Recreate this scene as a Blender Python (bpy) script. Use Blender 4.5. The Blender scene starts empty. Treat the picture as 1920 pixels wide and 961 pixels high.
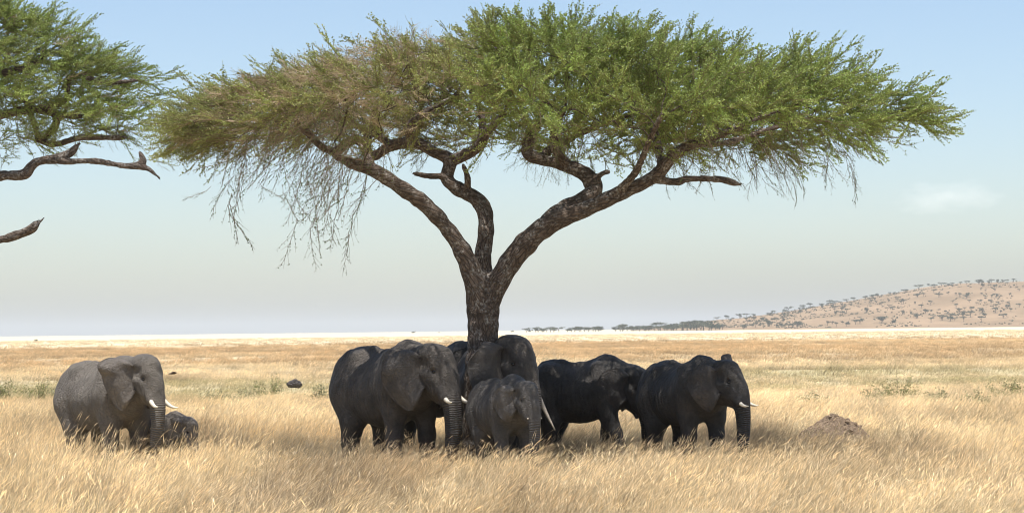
import bpy, math, random
import numpy as np
from mathutils import Vector, Matrix, Euler

random.seed(7)
RNG = np.random.default_rng(11)
C = bpy.context.scene.collection
SC = bpy.context.scene

# ------------------------------------------------------------------ camera
CAM_H = 3.36
LENS = 70.3
FPX = LENS / 36.0 * 1920.0
PITCH = math.radians(2.11)
ROLL = math.radians(0.66)
cam_d = bpy.data.cameras.new('camera')
cam = bpy.data.objects.new('camera', cam_d)
C.objects.link(cam)
cam_d.lens = LENS
cam_d.sensor_width = 36.0
cam_d.clip_start = 0.5
cam_d.clip_end = 60000
cam.location = (0, 0, CAM_H)
CAM_R = Matrix.Rotation(math.pi / 2 + PITCH, 3, 'X') @ Matrix.Rotation(-ROLL, 3, 'Z')
cam.rotation_euler = CAM_R.to_euler()
cam_d.dof.use_dof = True
cam_d.dof.focus_distance = 50.0
cam_d.dof.aperture_fstop = 4.5
SC.camera = cam

# ------------------------------------------------------------------ light, sky, exposure
SUN_EL = math.radians(79)
SUN_AZ = math.radians(180)      # compass bearing of the sun, 0 = +Y (away from the camera), 90 = +X
sun_dir = Vector((math.sin(SUN_AZ) * math.cos(SUN_EL), math.cos(SUN_AZ) * math.cos(SUN_EL), math.sin(SUN_EL)))
sun_d = bpy.data.lights.new('sun', 'SUN')
sun_d.energy = 4.6
sun_d.angle = math.radians(0.53)
sun_d.color = (1.0, 0.965, 0.90)
sun = bpy.data.objects.new('sun', sun_d)
C.objects.link(sun)
sun.rotation_euler = sun_dir.to_track_quat('Z', 'Y').to_euler()
sun.location = (0, 0, 60)

world = bpy.data.worlds.new('World')
SC.world = world
world.use_nodes = True
wn = world.node_tree.nodes
wl = world.node_tree.links
wn.clear()
w_out = wn.new('ShaderNodeOutputWorld')
w_bg = wn.new('ShaderNodeBackground')
w_bg.inputs['Strength'].default_value = 0.124
sky = wn.new('ShaderNodeTexSky')
sky.sky_type = 'NISHITA'
sky.sun_disc = False
sky.sun_elevation = SUN_EL
sky.sun_rotation = SUN_AZ
sky.altitude = 0
sky.air_density = 1.0
sky.dust_density = 1.2
sky.ozone_density = 1.6
# one faint cloud low in the sky over the hill
w_tc = wn.new('ShaderNodeTexCoord')
w_map = wn.new('ShaderNodeMapping')
w_map.vector_type = 'POINT'
CL = (0.211, 0.971, 0.062)
w_sub = wn.new('ShaderNodeVectorMath'); w_sub.operation = 'SUBTRACT'; w_sub.inputs[1].default_value = CL
w_scl = wn.new('ShaderNodeVectorMath'); w_scl.operation = 'MULTIPLY'; w_scl.inputs[1].default_value = (34, 10, 115)
w_len = wn.new('ShaderNodeVectorMath'); w_len.operation = 'LENGTH'
w_ns = wn.new('ShaderNodeTexNoise'); w_ns.inputs['Scale'].default_value = 1.0; w_ns.inputs['Detail'].default_value = 6
w_ns.inputs['Roughness'].default_value = 0.6
w_nm = wn.new('ShaderNodeVectorMath'); w_nm.operation = 'MULTIPLY'; w_nm.inputs[1].default_value = (55, 55, 150)
w_ad = wn.new('ShaderNodeMath'); w_ad.operation = 'MULTIPLY_ADD'; w_ad.inputs[1].default_value = 1.6
w_mr = wn.new('ShaderNodeMapRange'); w_mr.inputs['From Min'].default_value = 1.75; w_mr.inputs['From Max'].default_value = 0.9
w_mr.inputs['To Min'].default_value = 0.0; w_mr.inputs['To Max'].default_value = 0.16
w_mix = wn.new('ShaderNodeMixRGB'); w_mix.inputs['Color2'].default_value = (10.6, 10.3, 9.9, 1)
wl.new(w_tc.outputs['Generated'], w_sub.inputs[0])
wl.new(w_sub.outputs[0], w_scl.inputs[0])
wl.new(w_scl.outputs[0], w_len.inputs[0])
wl.new(w_tc.outputs['Generated'], w_nm.inputs[0])
wl.new(w_nm.outputs[0], w_ns.inputs['Vector'])
wl.new(w_ns.outputs['Fac'], w_ad.inputs[0])
wl.new(w_len.outputs['Value'], w_ad.inputs[2])
wl.new(w_ad.outputs[0], w_mr.inputs['Value'])
wl.new(w_mr.outputs[0], w_mix.inputs['Fac'])
wl.new(sky.outputs[0], w_mix.inputs['Color1'])
wl.new(w_mix.outputs[0], w_bg.inputs['Color'])
wl.new(w_bg.outputs[0], w_out.inputs['Surface'])
SC.view_settings.view_transform = 'Standard'
SC.view_settings.look = 'None'
SC.view_settings.exposure = 0.5
SC.view_settings.gamma = 1.0
SC.render.engine = 'CYCLES'
SC.cycles.use_denoising = True
SC.cycles.filter_width = 1.0
SC.cycles.max_bounces = 6
SC.cycles.diffuse_bounces = 3
SC.cycles.glossy_bounces = 2
SC.cycles.transmission_bounces = 3
SC.cycles.volume_bounces = 1
SC.cycles.transparent_max_bounces = 8
SC.cycles.caustics_reflective = False
SC.cycles.caustics_refractive = False

# ------------------------------------------------------------------ helpers
def P(px, py, Y):
    """world point at distance Y (world y) seen at photo pixel px, py: used once, to survey the place"""
    d = CAM_R @ Vector(((px - 960) / FPX, (480.5 - py) / FPX, -1.0))
    return Vector((d.x * Y / d.y, Y, CAM_H + d.z * Y / d.y))

def tag(o, label=None, cat=None, group=None, kind=None):
    if label: o['label'] = label
    if cat: o['category'] = cat
    if group: o['group'] = group
    if kind: o['kind'] = kind
    return o

def empty(name, loc, rz=0.0):
    o = bpy.data.objects.new(name, None)
    o.empty_display_size = 0.2
    C.objects.link(o)
    o.location = loc
    o.rotation_euler = (0, 0, rz)
    return o

def mesh_np(name, verts, faces, smooth=False):
    """verts (n,3), faces (m,3|4) arrays or list of arrays of different width"""
    me = bpy.data.meshes.new(name)
    verts = np.asarray(verts, dtype=np.float32)
    if not isinstance(faces, list): faces = [faces]
    faces = [np.asarray(f, dtype=np.int32) for f in faces if len(f)]
    nv = len(verts)
    nl = sum(f.size for f in faces)
    nf = sum(len(f) for f in faces)
    me.vertices.add(nv); me.loops.add(nl); me.polygons.add(nf)
    me.vertices.foreach_set('co', verts.ravel())
    me.loops.foreach_set('vertex_index', np.concatenate([f.ravel() for f in faces]))
    sizes = np.concatenate([np.full(len(f), f.shape[1], dtype=np.int32) for f in faces])
    starts = np.concatenate([[0], np.cumsum(sizes)[:-1]]).astype(np.int32)
    me.polygons.foreach_set('loop_start', starts)
    me.polygons.foreach_set('use_smooth', np.full(nf, smooth))
    me.update(calc_edges=True)
    return me

def obj(name, me, mat=None, parent=None, loc=(0, 0, 0), rot=(0, 0, 0), link=True):
    o = bpy.data.objects.new(name, me)
    if link: C.objects.link(o)
    if mat is not None and me.materials.find(mat.name) < 0:
        me.materials.append(mat)
    o.parent = parent
    o.location = loc
    o.rotation_euler = rot
    return o

class MB:
    """collects vertices and faces"""
    def __init__(s): s.v = []; s.q = []; s.t = []; s.n = 0
    def add(s, v, q=None, t=None):
        v = np.asarray(v, dtype=np.float32)
        if q is not None and len(q): s.q.append(np.asarray(q, dtype=np.int32) + s.n)
        if t is not None and len(t): s.t.append(np.asarray(t, dtype=np.int32) + s.n)
        s.v.append(v); s.n += len(v)
    def mesh(s, name, smooth=False):
        f = []
        if s.q: f.append(np.concatenate(s.q))
        if s.t: f.append(np.concatenate(s.t))
        return mesh_np(name, np.concatenate(s.v), f, smooth)

def norm(a):
    return a / (np.linalg.norm(a, axis=-1, keepdims=True) + 1e-9)

def tube(mb, pts, rad, sides=6, lump=0.0, rng=RNG, cap=True):
    pts = np.asarray(pts, dtype=float); rad = np.asarray(rad, dtype=float)
    n = len(pts)
    T = np.zeros_like(pts); T[1:-1] = pts[2:] - pts[:-2]; T[0] = pts[1] - pts[0]; T[-1] = pts[-1] - pts[-2]
    T = norm(T)
    ref = np.array([0.31, 0.83, 0.47]) if abs(T[0] @ np.array([0.31, 0.83, 0.47])) < 0.9 else np.array([1., 0, 0])
    u = norm(np.cross(T[0], ref))
    V = []
    ang = np.arange(sides) / sides * 2 * np.pi
    for i in range(n):
        u = norm(u - T[i] * (u @ T[i])); w = np.cross(T[i], u)
        r = rad[i] * (1 + lump * (rng.random(sides) - .5)) if lump else rad[i] * np.ones(sides)
        V.append(pts[i] + (np.cos(ang) * r)[:, None] * u + (np.sin(ang) * r)[:, None] * w)
    V = np.concatenate(V)
    j = np.arange(sides); j2 = (j + 1) % sides
    Q = np.concatenate([np.stack([i * sides + j, i * sides + j2, (i + 1) * sides + j2, (i + 1) * sides + j], 1) for i in range(n - 1)])
    Tt = None
    if cap:
        V = np.concatenate([V, pts[:1], pts[-1:]])
        a, b = n * sides, n * sides + 1
        Tt = np.concatenate([np.stack([j2, j, np.full(sides, a)], 1), np.stack([(n - 1) * sides + j, (n - 1) * sides + j2, np.full(sides, b)], 1)])
    mb.add(V, Q, Tt)

def catmull(P_, per=6):
    P_ = np.asarray(P_, dtype=float)
    A = np.concatenate([2 * P_[:1] - P_[1:2], P_, 2 * P_[-1:] - P_[-2:-1]])
    out = []
    for i in range(1, len(A) - 2):
        for k in range(per):
            t = k / per
            out.append(0.5 * ((2 * A[i]) + (A[i + 1] - A[i - 1]) * t + (2 * A[i - 1] - 5 * A[i] + 4 * A[i + 1] - A[i + 2]) * t * t + (3 * A[i] - A[i - 1] - 3 * A[i + 1] + A[i + 2]) * t ** 3))
    out.append(A[-2])
    return np.array(out)

def hash2(ix, iy, seed):
    h = (ix.astype(np.int64) * 374761393 + iy.astype(np.int64) * 668265263 + seed * 1442695041) & 0x7fffffff
    h = (h ^ (h >> 13)) * 1274126177 & 0x7fffffff
    return ((h ^ (h >> 16)) & 0xffff) / 65535.0

def vnoise(x, y, seed=0):
    x = np.asarray(x, float); y = np.asarray(y, float)
    ix = np.floor(x); iy = np.floor(y); fx = x - ix; fy = y - iy
    fx = fx * fx * (3 - 2 * fx); fy = fy * fy * (3 - 2 * fy)
    a = hash2(ix, iy, seed); b = hash2(ix + 1, iy, seed); c = hash2(ix, iy + 1, seed); d = hash2(ix + 1, iy + 1, seed)
    return (a * (1 - fx) + b * fx) * (1 - fy) + (c * (1 - fx) + d * fx) * fy

def fbm(x, y, seed=0, oct=4):
    s = 0; a = 0.5; t = 0
    for i in range(oct):
        s = s + a * vnoise(np.asarray(x) * 2 ** i, np.asarray(y) * 2 ** i, seed + i * 17); t += a; a *= .5
    return s / t

def sstep(a, b, x):
    t = np.clip((x - a) / (b - a), 0, 1)
    return t * t * (3 - 2 * t)

# ------------------------------------------------------------------ implicit solids (smooth union on a grid, then surface nets)
class Field:
    def __init__(s, lo, hi, h):
        s.h = h; s.lo = np.asarray(lo, float)
        s.n = np.ceil((np.asarray(hi, float) - s.lo) / h).astype(int) + 1
        s.F = np.full(s.n, 1.0, dtype=np.float32)
    def sub(s, lo, hi):
        a = np.clip(np.floor((np.asarray(lo) - s.lo) / s.h).astype(int), 0, s.n)
        b = np.clip(np.ceil((np.asarray(hi) - s.lo) / s.h).astype(int) + 1, 0, s.n)
        ax = [s.lo[i] + s.h * np.arange(a[i], b[i], dtype=np.float32) for i in range(3)]
        X = ax[0][:, None, None].astype(np.float32); Y = ax[1][None, :, None].astype(np.float32); Z = ax[2][None, None, :].astype(np.float32)
        return (slice(a[0], b[0]), slice(a[1], b[1]), slice(a[2], b[2])), X, Y, Z
    def smin(s, sl, d, k):
        f = s.F[sl]
        if f.size == 0: return
        hh = np.maximum(k - np.abs(f - d), 0) / k
        s.F[sl] = np.minimum(f, d) - hh * hh * k * .25
    def smax(s, sl, d, k):      # carve: keep the part where d is negative too
        f = s.F[sl]
        if f.size == 0: return
        hh = np.maximum(k - np.abs(f - d), 0) / k
        s.F[sl] = np.maximum(f, d) + hh * hh * k * .25
    def cone(s, a, b, ra, rb, k=.05, cut=False):
        a = np.asarray(a, float); b = np.asarray(b, float); m = max(ra, rb) + k + s.h * 3
        sl, X, Y, Z = s.sub(np.minimum(a, b) - m, np.maximum(a, b) + m)
        ba = b - a; L = max(ba @ ba, 1e-9)
        px, py, pz = X - a[0], Y - a[1], Z - a[2]
        t = np.clip((px * ba[0] + py * ba[1] + pz * ba[2]) / L, 0, 1).astype(np.float32)
        d = np.sqrt((px - t * ba[0]) ** 2 + (py - t * ba[1]) ** 2 + (pz - t * ba[2]) ** 2) - (ra + (rb - ra) * t)
        if cut: s.smax(sl, -d, k)
        else: s.smin(sl, d, k)
    def chain(s, pts, rad, k=.05):
        for i in range(len(pts) - 1): s.cone(pts[i], pts[i + 1], rad[i], rad[i + 1], k)
    def ell(s, c, r, M=None, k=.05, cut=False):
        """ellipsoid: centre c, radii r, axes = columns of M"""
        c = np.asarray(c, float); r = np.asarray(r, float); m = r.max() + k + s.h * 3
        sl, X, Y, Z = s.sub(c - m, c + m)
        px, py, pz = X - c[0], Y - c[1], Z - c[2]
        if M is None: M = np.eye(3)
        q = [(px * M[0, i] + py * M[1, i] + pz * M[2, i]) / r[i] for i in range(3)]
        k0 = np.sqrt(q[0] ** 2 + q[1] ** 2 + q[2] ** 2)
        k1 = np.sqrt((q[0] / r[0]) ** 2 + (q[1] / r[1]) ** 2 + (q[2] / r[2]) ** 2) + 1e-6
        d = (k0 * (k0 - 1) / k1).astype(np.float32)
        if cut: s.smax(sl, -d, k)
        else: s.smin(sl, d, k)
    def at(s, p):
        q = np.clip(((np.asarray(p) - s.lo) / s.h), 0, s.n - 1.001); i = q.astype(int); f = q - i
        v = 0
        for a in (0, 1):
            for b in (0, 1):
                for c in (0, 1):
                    w = (f[0] if a else 1 - f[0]) * (f[1] if b else 1 - f[1]) * (f[2] if c else 1 - f[2])
                    v += w * s.F[i[0] + a, i[1] + b, i[2] + c]
        return v
    def nets(s):
        F = s.F; S = F < 0
        nx, ny, nz = F.shape
        cnt = np.zeros((nx - 1, ny - 1, nz - 1), dtype=np.uint8)
        for a in (0, 1):
            for b in (0, 1):
                for c in (0, 1):
                    cnt += S[a:nx - 1 + a, b:ny - 1 + b, c:nz - 1 + c]
        act = (cnt > 0) & (cnt < 8)
        ii = np.argwhere(act)
        idx = np.full(act.shape, -1, dtype=np.int32); idx[act] = np.arange(len(ii))
        cor = [(a, b, c) for a in (0, 1) for b in (0, 1) for c in (0, 1)]
        val = np.stack([F[ii[:, 0] + a, ii[:, 1] + b, ii[:, 2] + c] for a, b, c in cor], 1)
        acc = np.zeros((len(ii), 3)); num = np.zeros(len(ii))
        for p in range(8):
            for q in range(p + 1, 8):
                d = np.array(cor[q]) - np.array(cor[p])
                if np.abs(d).sum() != 1: continue
                va, vb = val[:, p], val[:, q]
                m = (va < 0) != (vb < 0)
                t = np.where(m, va / np.where(m, va - vb, 1), 0)
                acc += m[:, None] * (np.array(cor[p]) + t[:, None] * d); num += m
        V = s.lo + s.h * (ii + acc / num[:, None])
        Qs = []
        for ax in range(3):
            o = [0, 0, 0]; o[ax] = 1
            A = S[:nx - o[0], :ny - o[1], :nz - o[2]]; B = S[o[0]:, o[1]:, o[2]:]
            e = np.argwhere(A != B)
            u, w = [(1, 2), (2, 0), (0, 1)][ax]
            e = e[(e[:, u] > 0) & (e[:, w] > 0) & (e[:, u] < F.shape[u] - 1) & (e[:, w] < F.shape[w] - 1)]
            du = np.zeros(3, int); du[u] = 1; dw = np.zeros(3, int); dw[w] = 1
            c0 = idx[tuple((e - du - dw).T)]; c1 = idx[tuple((e - dw).T)]; c2 = idx[tuple(e.T)]; c3 = idx[tuple((e - du).T)]
            q = np.stack([c0, c1, c2, c3], 1)
            fl = ~A[tuple(e.T)]
            q[fl] = q[fl][:, ::-1]
            Qs.append(q)
        return V, np.concatenate(Qs)

# ------------------------------------------------------------------ materials
def mat(name):
    m = bpy.data.materials.new(name); m.use_nodes = True
    nt = m.node_tree; nt.nodes.clear()
    out = nt.nodes.new('ShaderNodeOutputMaterial')
    return m, nt, out

class NT:
    def __init__(s, nt): s.nt = nt
    def n(s, typ, **kw):
        nd = s.nt.nodes.new(typ)
        for k, v in kw.items():
            if k.startswith('i_'):
                key = k[2:]; key = int(key) if key.isdigit() else key.replace('_', ' ')
                nd.inputs[key].default_value = v
            else: setattr(nd, k, v)
        return nd
    def l(s, a, b): s.nt.links.new(a, b)
    def mix(s, f, a, b, blend='MIX'):
        m = s.n('ShaderNodeMixRGB', blend_type=blend)
        for sock, v in ((m.inputs[0], f), (m.inputs[1], a), (m.inputs[2], b)):
            if isinstance(v, (int, float)): sock.default_value = v
            elif isinstance(v, tuple): sock.default_value = v + (1,) if len(v) == 3 else v
            else: s.l(v, sock)
        return m.outputs[0]
    def math(s, op, a, b=0.0, c=0.0):
        m = s.n('ShaderNodeMath', operation=op)
        for i, v in enumerate((a, b, c)):
            if isinstance(v, (int, float)): m.inputs[i].default_value = v
            else: s.l(v, m.inputs[i])
        return m.outputs[0]
    def ramp(s, f, stops):
        r = s.n('ShaderNodeValToRGB')
        els = r.color_ramp.elements
        while len(els) < len(stops): els.new(0.5)
        for e, (p, c) in zip(els, stops):
            e.position = p; e.color = (c, c, c, 1) if isinstance(c, (int, float)) else tuple(c) + (1,)
        s.l(f, r.inputs[0]); return r.outputs[0]

def leafy_shader(name, transl=0.35, rough=0.6, base=None, tinted=True, var=0.25):
    """thin foliage or straw: colour from the instance's own tint"""
    m, nt, out = mat(name); N = NT(nt)
    if tinted:
        a = N.n('ShaderNodeAttribute', attribute_type='INSTANCER', attribute_name='tint')
        col = a.outputs['Color']
    else:
        rgb = N.n('ShaderNodeRGB'); rgb.outputs[0].default_value = tuple(base) + (1,); col = rgb.outputs[0]
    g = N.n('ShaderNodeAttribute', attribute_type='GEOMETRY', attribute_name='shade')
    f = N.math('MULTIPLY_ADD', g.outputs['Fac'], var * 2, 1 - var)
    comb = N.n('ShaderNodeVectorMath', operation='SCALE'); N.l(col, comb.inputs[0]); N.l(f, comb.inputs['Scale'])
    d = N.n('ShaderNodeBsdfDiffuse'); N.l(comb.outputs[0], d.inputs['Color'])
    t = N.n('ShaderNodeBsdfTranslucent'); N.l(comb.outputs[0], t.inputs['Color'])
    ms = N.n('ShaderNodeMixShader', i_0=transl); N.l(d.outputs[0], ms.inputs[1]); N.l(t.outputs[0], ms.inputs[2])
    gl = N.n('ShaderNodeBsdfGlossy', i_Roughness=rough); gl.inputs['Color'].default_value = (1, 1, 1, 1)
    ms2 = N.n('ShaderNodeMixShader', i_0=0.03); N.l(ms.outputs[0], ms2.inputs[1]); N.l(gl.outputs[0], ms2.inputs[2])
    N.l(ms2.outputs[0], out.inputs['Surface'])
    return m

def bark_mat(name, base=(.205, .155, .12), dark=(.05, .036, .028), lichen=(.40, .37, .33), sc=1.0):
    m, nt, out = mat(name); N = NT(nt)
    tc = N.n('ShaderNodeTexCoord')
    at = N.n('ShaderNodeAttribute', attribute_type='GEOMETRY', attribute_name='along')   # stretched bark coordinates
    n1 = N.n('ShaderNodeTexNoise', i_Scale=7.0 * sc, i_Detail=8.0, i_Roughness=.65, i_Distortion=.6)
    N.l(at.outputs['Vector'], n1.inputs['Vector'])
    v1 = N.n('ShaderNodeTexVoronoi', feature='DISTANCE_TO_EDGE', i_Scale=9.0 * sc)
    nd = N.n('ShaderNodeTexNoise', i_Scale=5.0 * sc, i_Detail=3.0)
    N.l(at.outputs['Vector'], nd.inputs['Vector'])
    av = N.n('ShaderNodeVectorMath', operation='MULTIPLY_ADD'); av.inputs[1].default_value = (.25, .25, .25)
    N.l(nd.outputs['Color'], av.inputs[0]); N.l(at.outputs['Vector'], av.inputs[2]); N.l(av.outputs[0], v1.inputs['Vector'])
    n2 = N.n('ShaderNodeTexNoise', i_Scale=3.2, i_Detail=6.0, i_Roughness=.7)
    N.l(tc.outputs['Object'], n2.inputs['Vector'])
    crack = N.ramp(v1.outputs['Distance'], [(0, 0.0), (.16, 1.0)])
    c = N.mix(n1.outputs['Fac'], dark, base)
    c = N.mix(crack, N.mix(.65, c, dark), c)
    n3 = N.n('ShaderNodeTexNoise', i_Scale=14.0, i_Detail=4.0, i_Roughness=.7); N.l(tc.outputs['Object'], n3.inputs['Vector'])
    li = N.math('MULTIPLY', N.ramp(n2.outputs['Fac'], [(.45, 0.0), (.62, 1.0)]), N.ramp(n3.outputs['Fac'], [(.45, 0.0), (.6, .8)]))
    c = N.mix(li, c, lichen)
    h = N.math('MULTIPLY_ADD', crack, .7, n1.outputs['Fac'])
    bp = N.n('ShaderNodeBump', i_Strength=1.0, i_Distance=.045 / sc); N.l(h, bp.inputs['Height'])
    b = N.n('ShaderNodeBsdfPrincipled', i_Roughness=.9)
    b.inputs['Specular IOR Level'].default_value = .15
    N.l(c, b.inputs['Base Color']); N.l(bp.outputs[0], b.inputs['Normal'])
    N.l(b.outputs[0], out.inputs['Surface'])
    return m

def skin_mat(name, base, dust, amount=.5):
    m, nt, out = mat(name); N = NT(nt)
    tc = N.n('ShaderNodeTexCoord'); co = tc.outputs['Object']
    dn = N.n('ShaderNodeTexNoise', i_Scale=3.0, i_Detail=4.0); N.l(co, dn.inputs['Vector'])
    wv = N.n('ShaderNodeVectorMath', operation='MULTIPLY_ADD'); wv.inputs[1].default_value = (.35, .35, .35)
    N.l(dn.outputs['Color'], wv.inputs[0]); N.l(co, wv.inputs[2])
    # net of creases: two stretched cell patterns
    st = N.n('ShaderNodeMapping'); st.inputs['Scale'].default_value = (1.0, 1.0, 2.6); st.inputs['Rotation'].default_value = (0, .5, 0); N.l(wv.outputs[0], st.inputs['Vector'])
    v1 = N.n('ShaderNodeTexVoronoi', feature='DISTANCE_TO_EDGE', i_Scale=7.5); N.l(st.outputs[0], v1.inputs['Vector'])
    v2 = N.n('ShaderNodeTexVoronoi', feature='DISTANCE_TO_EDGE', i_Scale=23.0); N.l(wv.outputs[0], v2.inputs['Vector'])
    c1 = N.ramp(v1.outputs['Distance'], [(0, 0.0), (.10, 1.0)])
    c2 = N.ramp(v2.outputs['Distance'], [(0, 0.0), (.14, 1.0)])
    # long slack folds on flank and belly
    w = N.n('ShaderNodeTexWave', wave_type='BANDS', bands_direction='X', i_Scale=2.6, i_Distortion=7.0, i_Detail=3.0, i_Detail_Scale=1.4)
    N.l(co, w.inputs['Vector'])
    # trunk rings
    ra = N.n('ShaderNodeAttribute', attribute_type='GEOMETRY', attribute_name='ring')
    rw = N.n('ShaderNodeAttribute', attribute_type='GEOMETRY', attribute_name='ringw')
    rn = N.math('MULTIPLY_ADD', dn.outputs['Fac'], .10, ra.outputs['Fac'])
    rs = N.math('SINE', N.math('MULTIPLY', rn, 62.0))
    rs = N.math('POWER', N.math('ABSOLUTE', rs), .6)
    h = N.math('MULTIPLY', c1, .26)
    h = N.math('MULTIPLY_ADD', c2, .16, h)
    h = N.math('MULTIPLY_ADD', w.outputs['Fac'], .30, h)
    hr = N.mix(rw.outputs['Fac'], h, N.math('MULTIPLY_ADD', rs, 1.0, N.math('MULTIPLY', h, .4)))
    bp = N.n('ShaderNodeBump', i_Strength=1.0, i_Distance=.045); N.l(hr, bp.inputs['Height'])
    n2 = N.n('ShaderNodeTexNoise', i_Scale=2.2, i_Detail=6.0, i_Roughness=.65); N.l(co, n2.inputs['Vector'])
    c = N.mix(N.math('MULTIPLY', N.ramp(n2.outputs['Fac'], [(.35, 0.0), (.68, 1.0)]), amount), tuple(base), tuple(dust))
    c = N.mix(c1, N.mix(.22, c, (.015, .013, .012)), c)
    n3 = N.n('ShaderNodeTexNoise', i_Scale=40.0, i_Detail=3.0); N.l(co, n3.inputs['Vector'])
    c = N.mix(.35, c, N.mix(1.0, c, n3.outputs['Fac'], 'MULTIPLY'))
    b = N.n('ShaderNodeBsdfPrincipled', i_Roughness=.60)
    b.inputs['Specular IOR Level'].default_value = .32
    N.l(c, b.inputs['Base Color']); N.l(bp.outputs[0], b.inputs['Normal'])
    N.l(b.outputs[0], out.inputs['Surface'])
    return m

def plain_mat(name, col, rough=.6, spec=.3, noise=0.0, nscale=20.0, bump=0.0):
    m, nt, out = mat(name); N = NT(nt)
    b = N.n('ShaderNodeBsdfPrincipled', i_Roughness=rough)
    b.inputs['Specular IOR Level'].default_value = spec
    b.inputs['Base Color'].default_value = tuple(col) + (1,)
    if noise or bump:
        tc = N.n('ShaderNodeTexCoord'); n = N.n('ShaderNodeTexNoise', i_Scale=nscale, i_Detail=5.0); N.l(tc.outputs['Object'], n.inputs['Vector'])
        c = N.mix(N.ramp(n.outputs['Fac'], [(.3, 0.0), (.7, 1.0)]), tuple(x * (1 - noise) for x in col), tuple(min(1, x * (1 + noise)) for x in col))
        N.l(c, b.inputs['Base Color'])
        if bump:
            bp = N.n('ShaderNodeBump', i_Strength=1.0, i_Distance=bump); N.l(n.outputs['Fac'], bp.inputs['Height']); N.l(bp.outputs[0], b.inputs['Normal'])
    N.l(b.outputs[0], out.inputs['Surface'])
    return m

def gn_scatter(name, pts, rot, scl, var, tint, protos, kind='stuff'):
    """one object whose points each carry one copy of a small mesh"""
    me = bpy.data.meshes.new(name)
    n = len(pts); me.vertices.add(n)
    me.vertices.foreach_set('co', np.asarray(pts, dtype=np.float32).ravel())
    for nm, typ, key, arr in (('rot', 'FLOAT_VECTOR', 'vector', rot), ('scl', 'FLOAT_VECTOR', 'vector', scl), ('variant', 'INT', 'value', var)):
        a = me.attributes.new(nm, typ, 'POINT')
        a.data.foreach_set(key, np.asarray(arr, dtype=np.int32 if typ == 'INT' else np.float32).ravel())
    a = me.attributes.new('tint', 'FLOAT_COLOR', 'POINT')
    t4 = np.ones((n, 4), dtype=np.float32); t4[:, :3] = tint
    a.data.foreach_set('color', t4.ravel())
    o = bpy.data.objects.new(name, me); C.objects.link(o)
    if kind: o['kind'] = kind
    col = bpy.data.collections.new(name + '_pieces')
    for i, p in enumerate(protos):
        q = bpy.data.objects.new('%s_piece_%02d' % (name, i), p); col.objects.link(q)
    ng = bpy.data.node_groups.new(name + '_scatter', 'GeometryNodeTree')
    ng.interface.new_socket('Geometry', in_out='INPUT', socket_type='NodeSocketGeometry')
    ng.interface.new_socket('Geometry', in_out='OUTPUT', socket_type='NodeSocketGeometry')
    nn = ng.nodes; gi = nn.new('NodeGroupInput'); go = nn.new('NodeGroupOutput')
    ci = nn.new('GeometryNodeCollectionInfo'); ci.inputs['Collection'].default_value = col
    ci.inputs['Separate Children'].default_value = True; ci.inputs['Reset Children'].default_value = True
    iop = nn.new('GeometryNodeInstanceOnPoints'); iop.inputs['Pick Instance'].default_value = True
    def na(nm, typ):
        x = nn.new('GeometryNodeInputNamedAttribute'); x.data_type = typ; x.inputs['Name'].default_value = nm
        return x.outputs['Attribute']
    lk = ng.links
    lk.new(gi.outputs[0], iop.inputs['Points']); lk.new(ci.outputs[0], iop.inputs['Instance'])
    lk.new(na('variant', 'INT'), iop.inputs['Instance Index'])
    e2r = nn.new('FunctionNodeEulerToRotation'); lk.new(na('rot', 'FLOAT_VECTOR'), e2r.inputs[0]); lk.new(e2r.outputs[0], iop.inputs['Rotation'])
    lk.new(na('scl', 'FLOAT_VECTOR'), iop.inputs['Scale'])
    lk.new(iop.outputs[0], go.inputs[0])
    md = o.modifiers.new('scatter', 'NODES'); md.node_group = ng
    return o

# ------------------------------------------------------------------ the plain: colours of its grasses
PALE = np.array([.725, .61, .405]); TAN = np.array([.58, .47, .295]); ORANGE = np.array([.56, .42, .245])
GREEN = np.array([.34, .325, .15]); CREAM = np.array([.77, .64, .43]); BROWN = np.array([.36, .275, .17]); PINK = np.array([.50, .405, .28])

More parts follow.
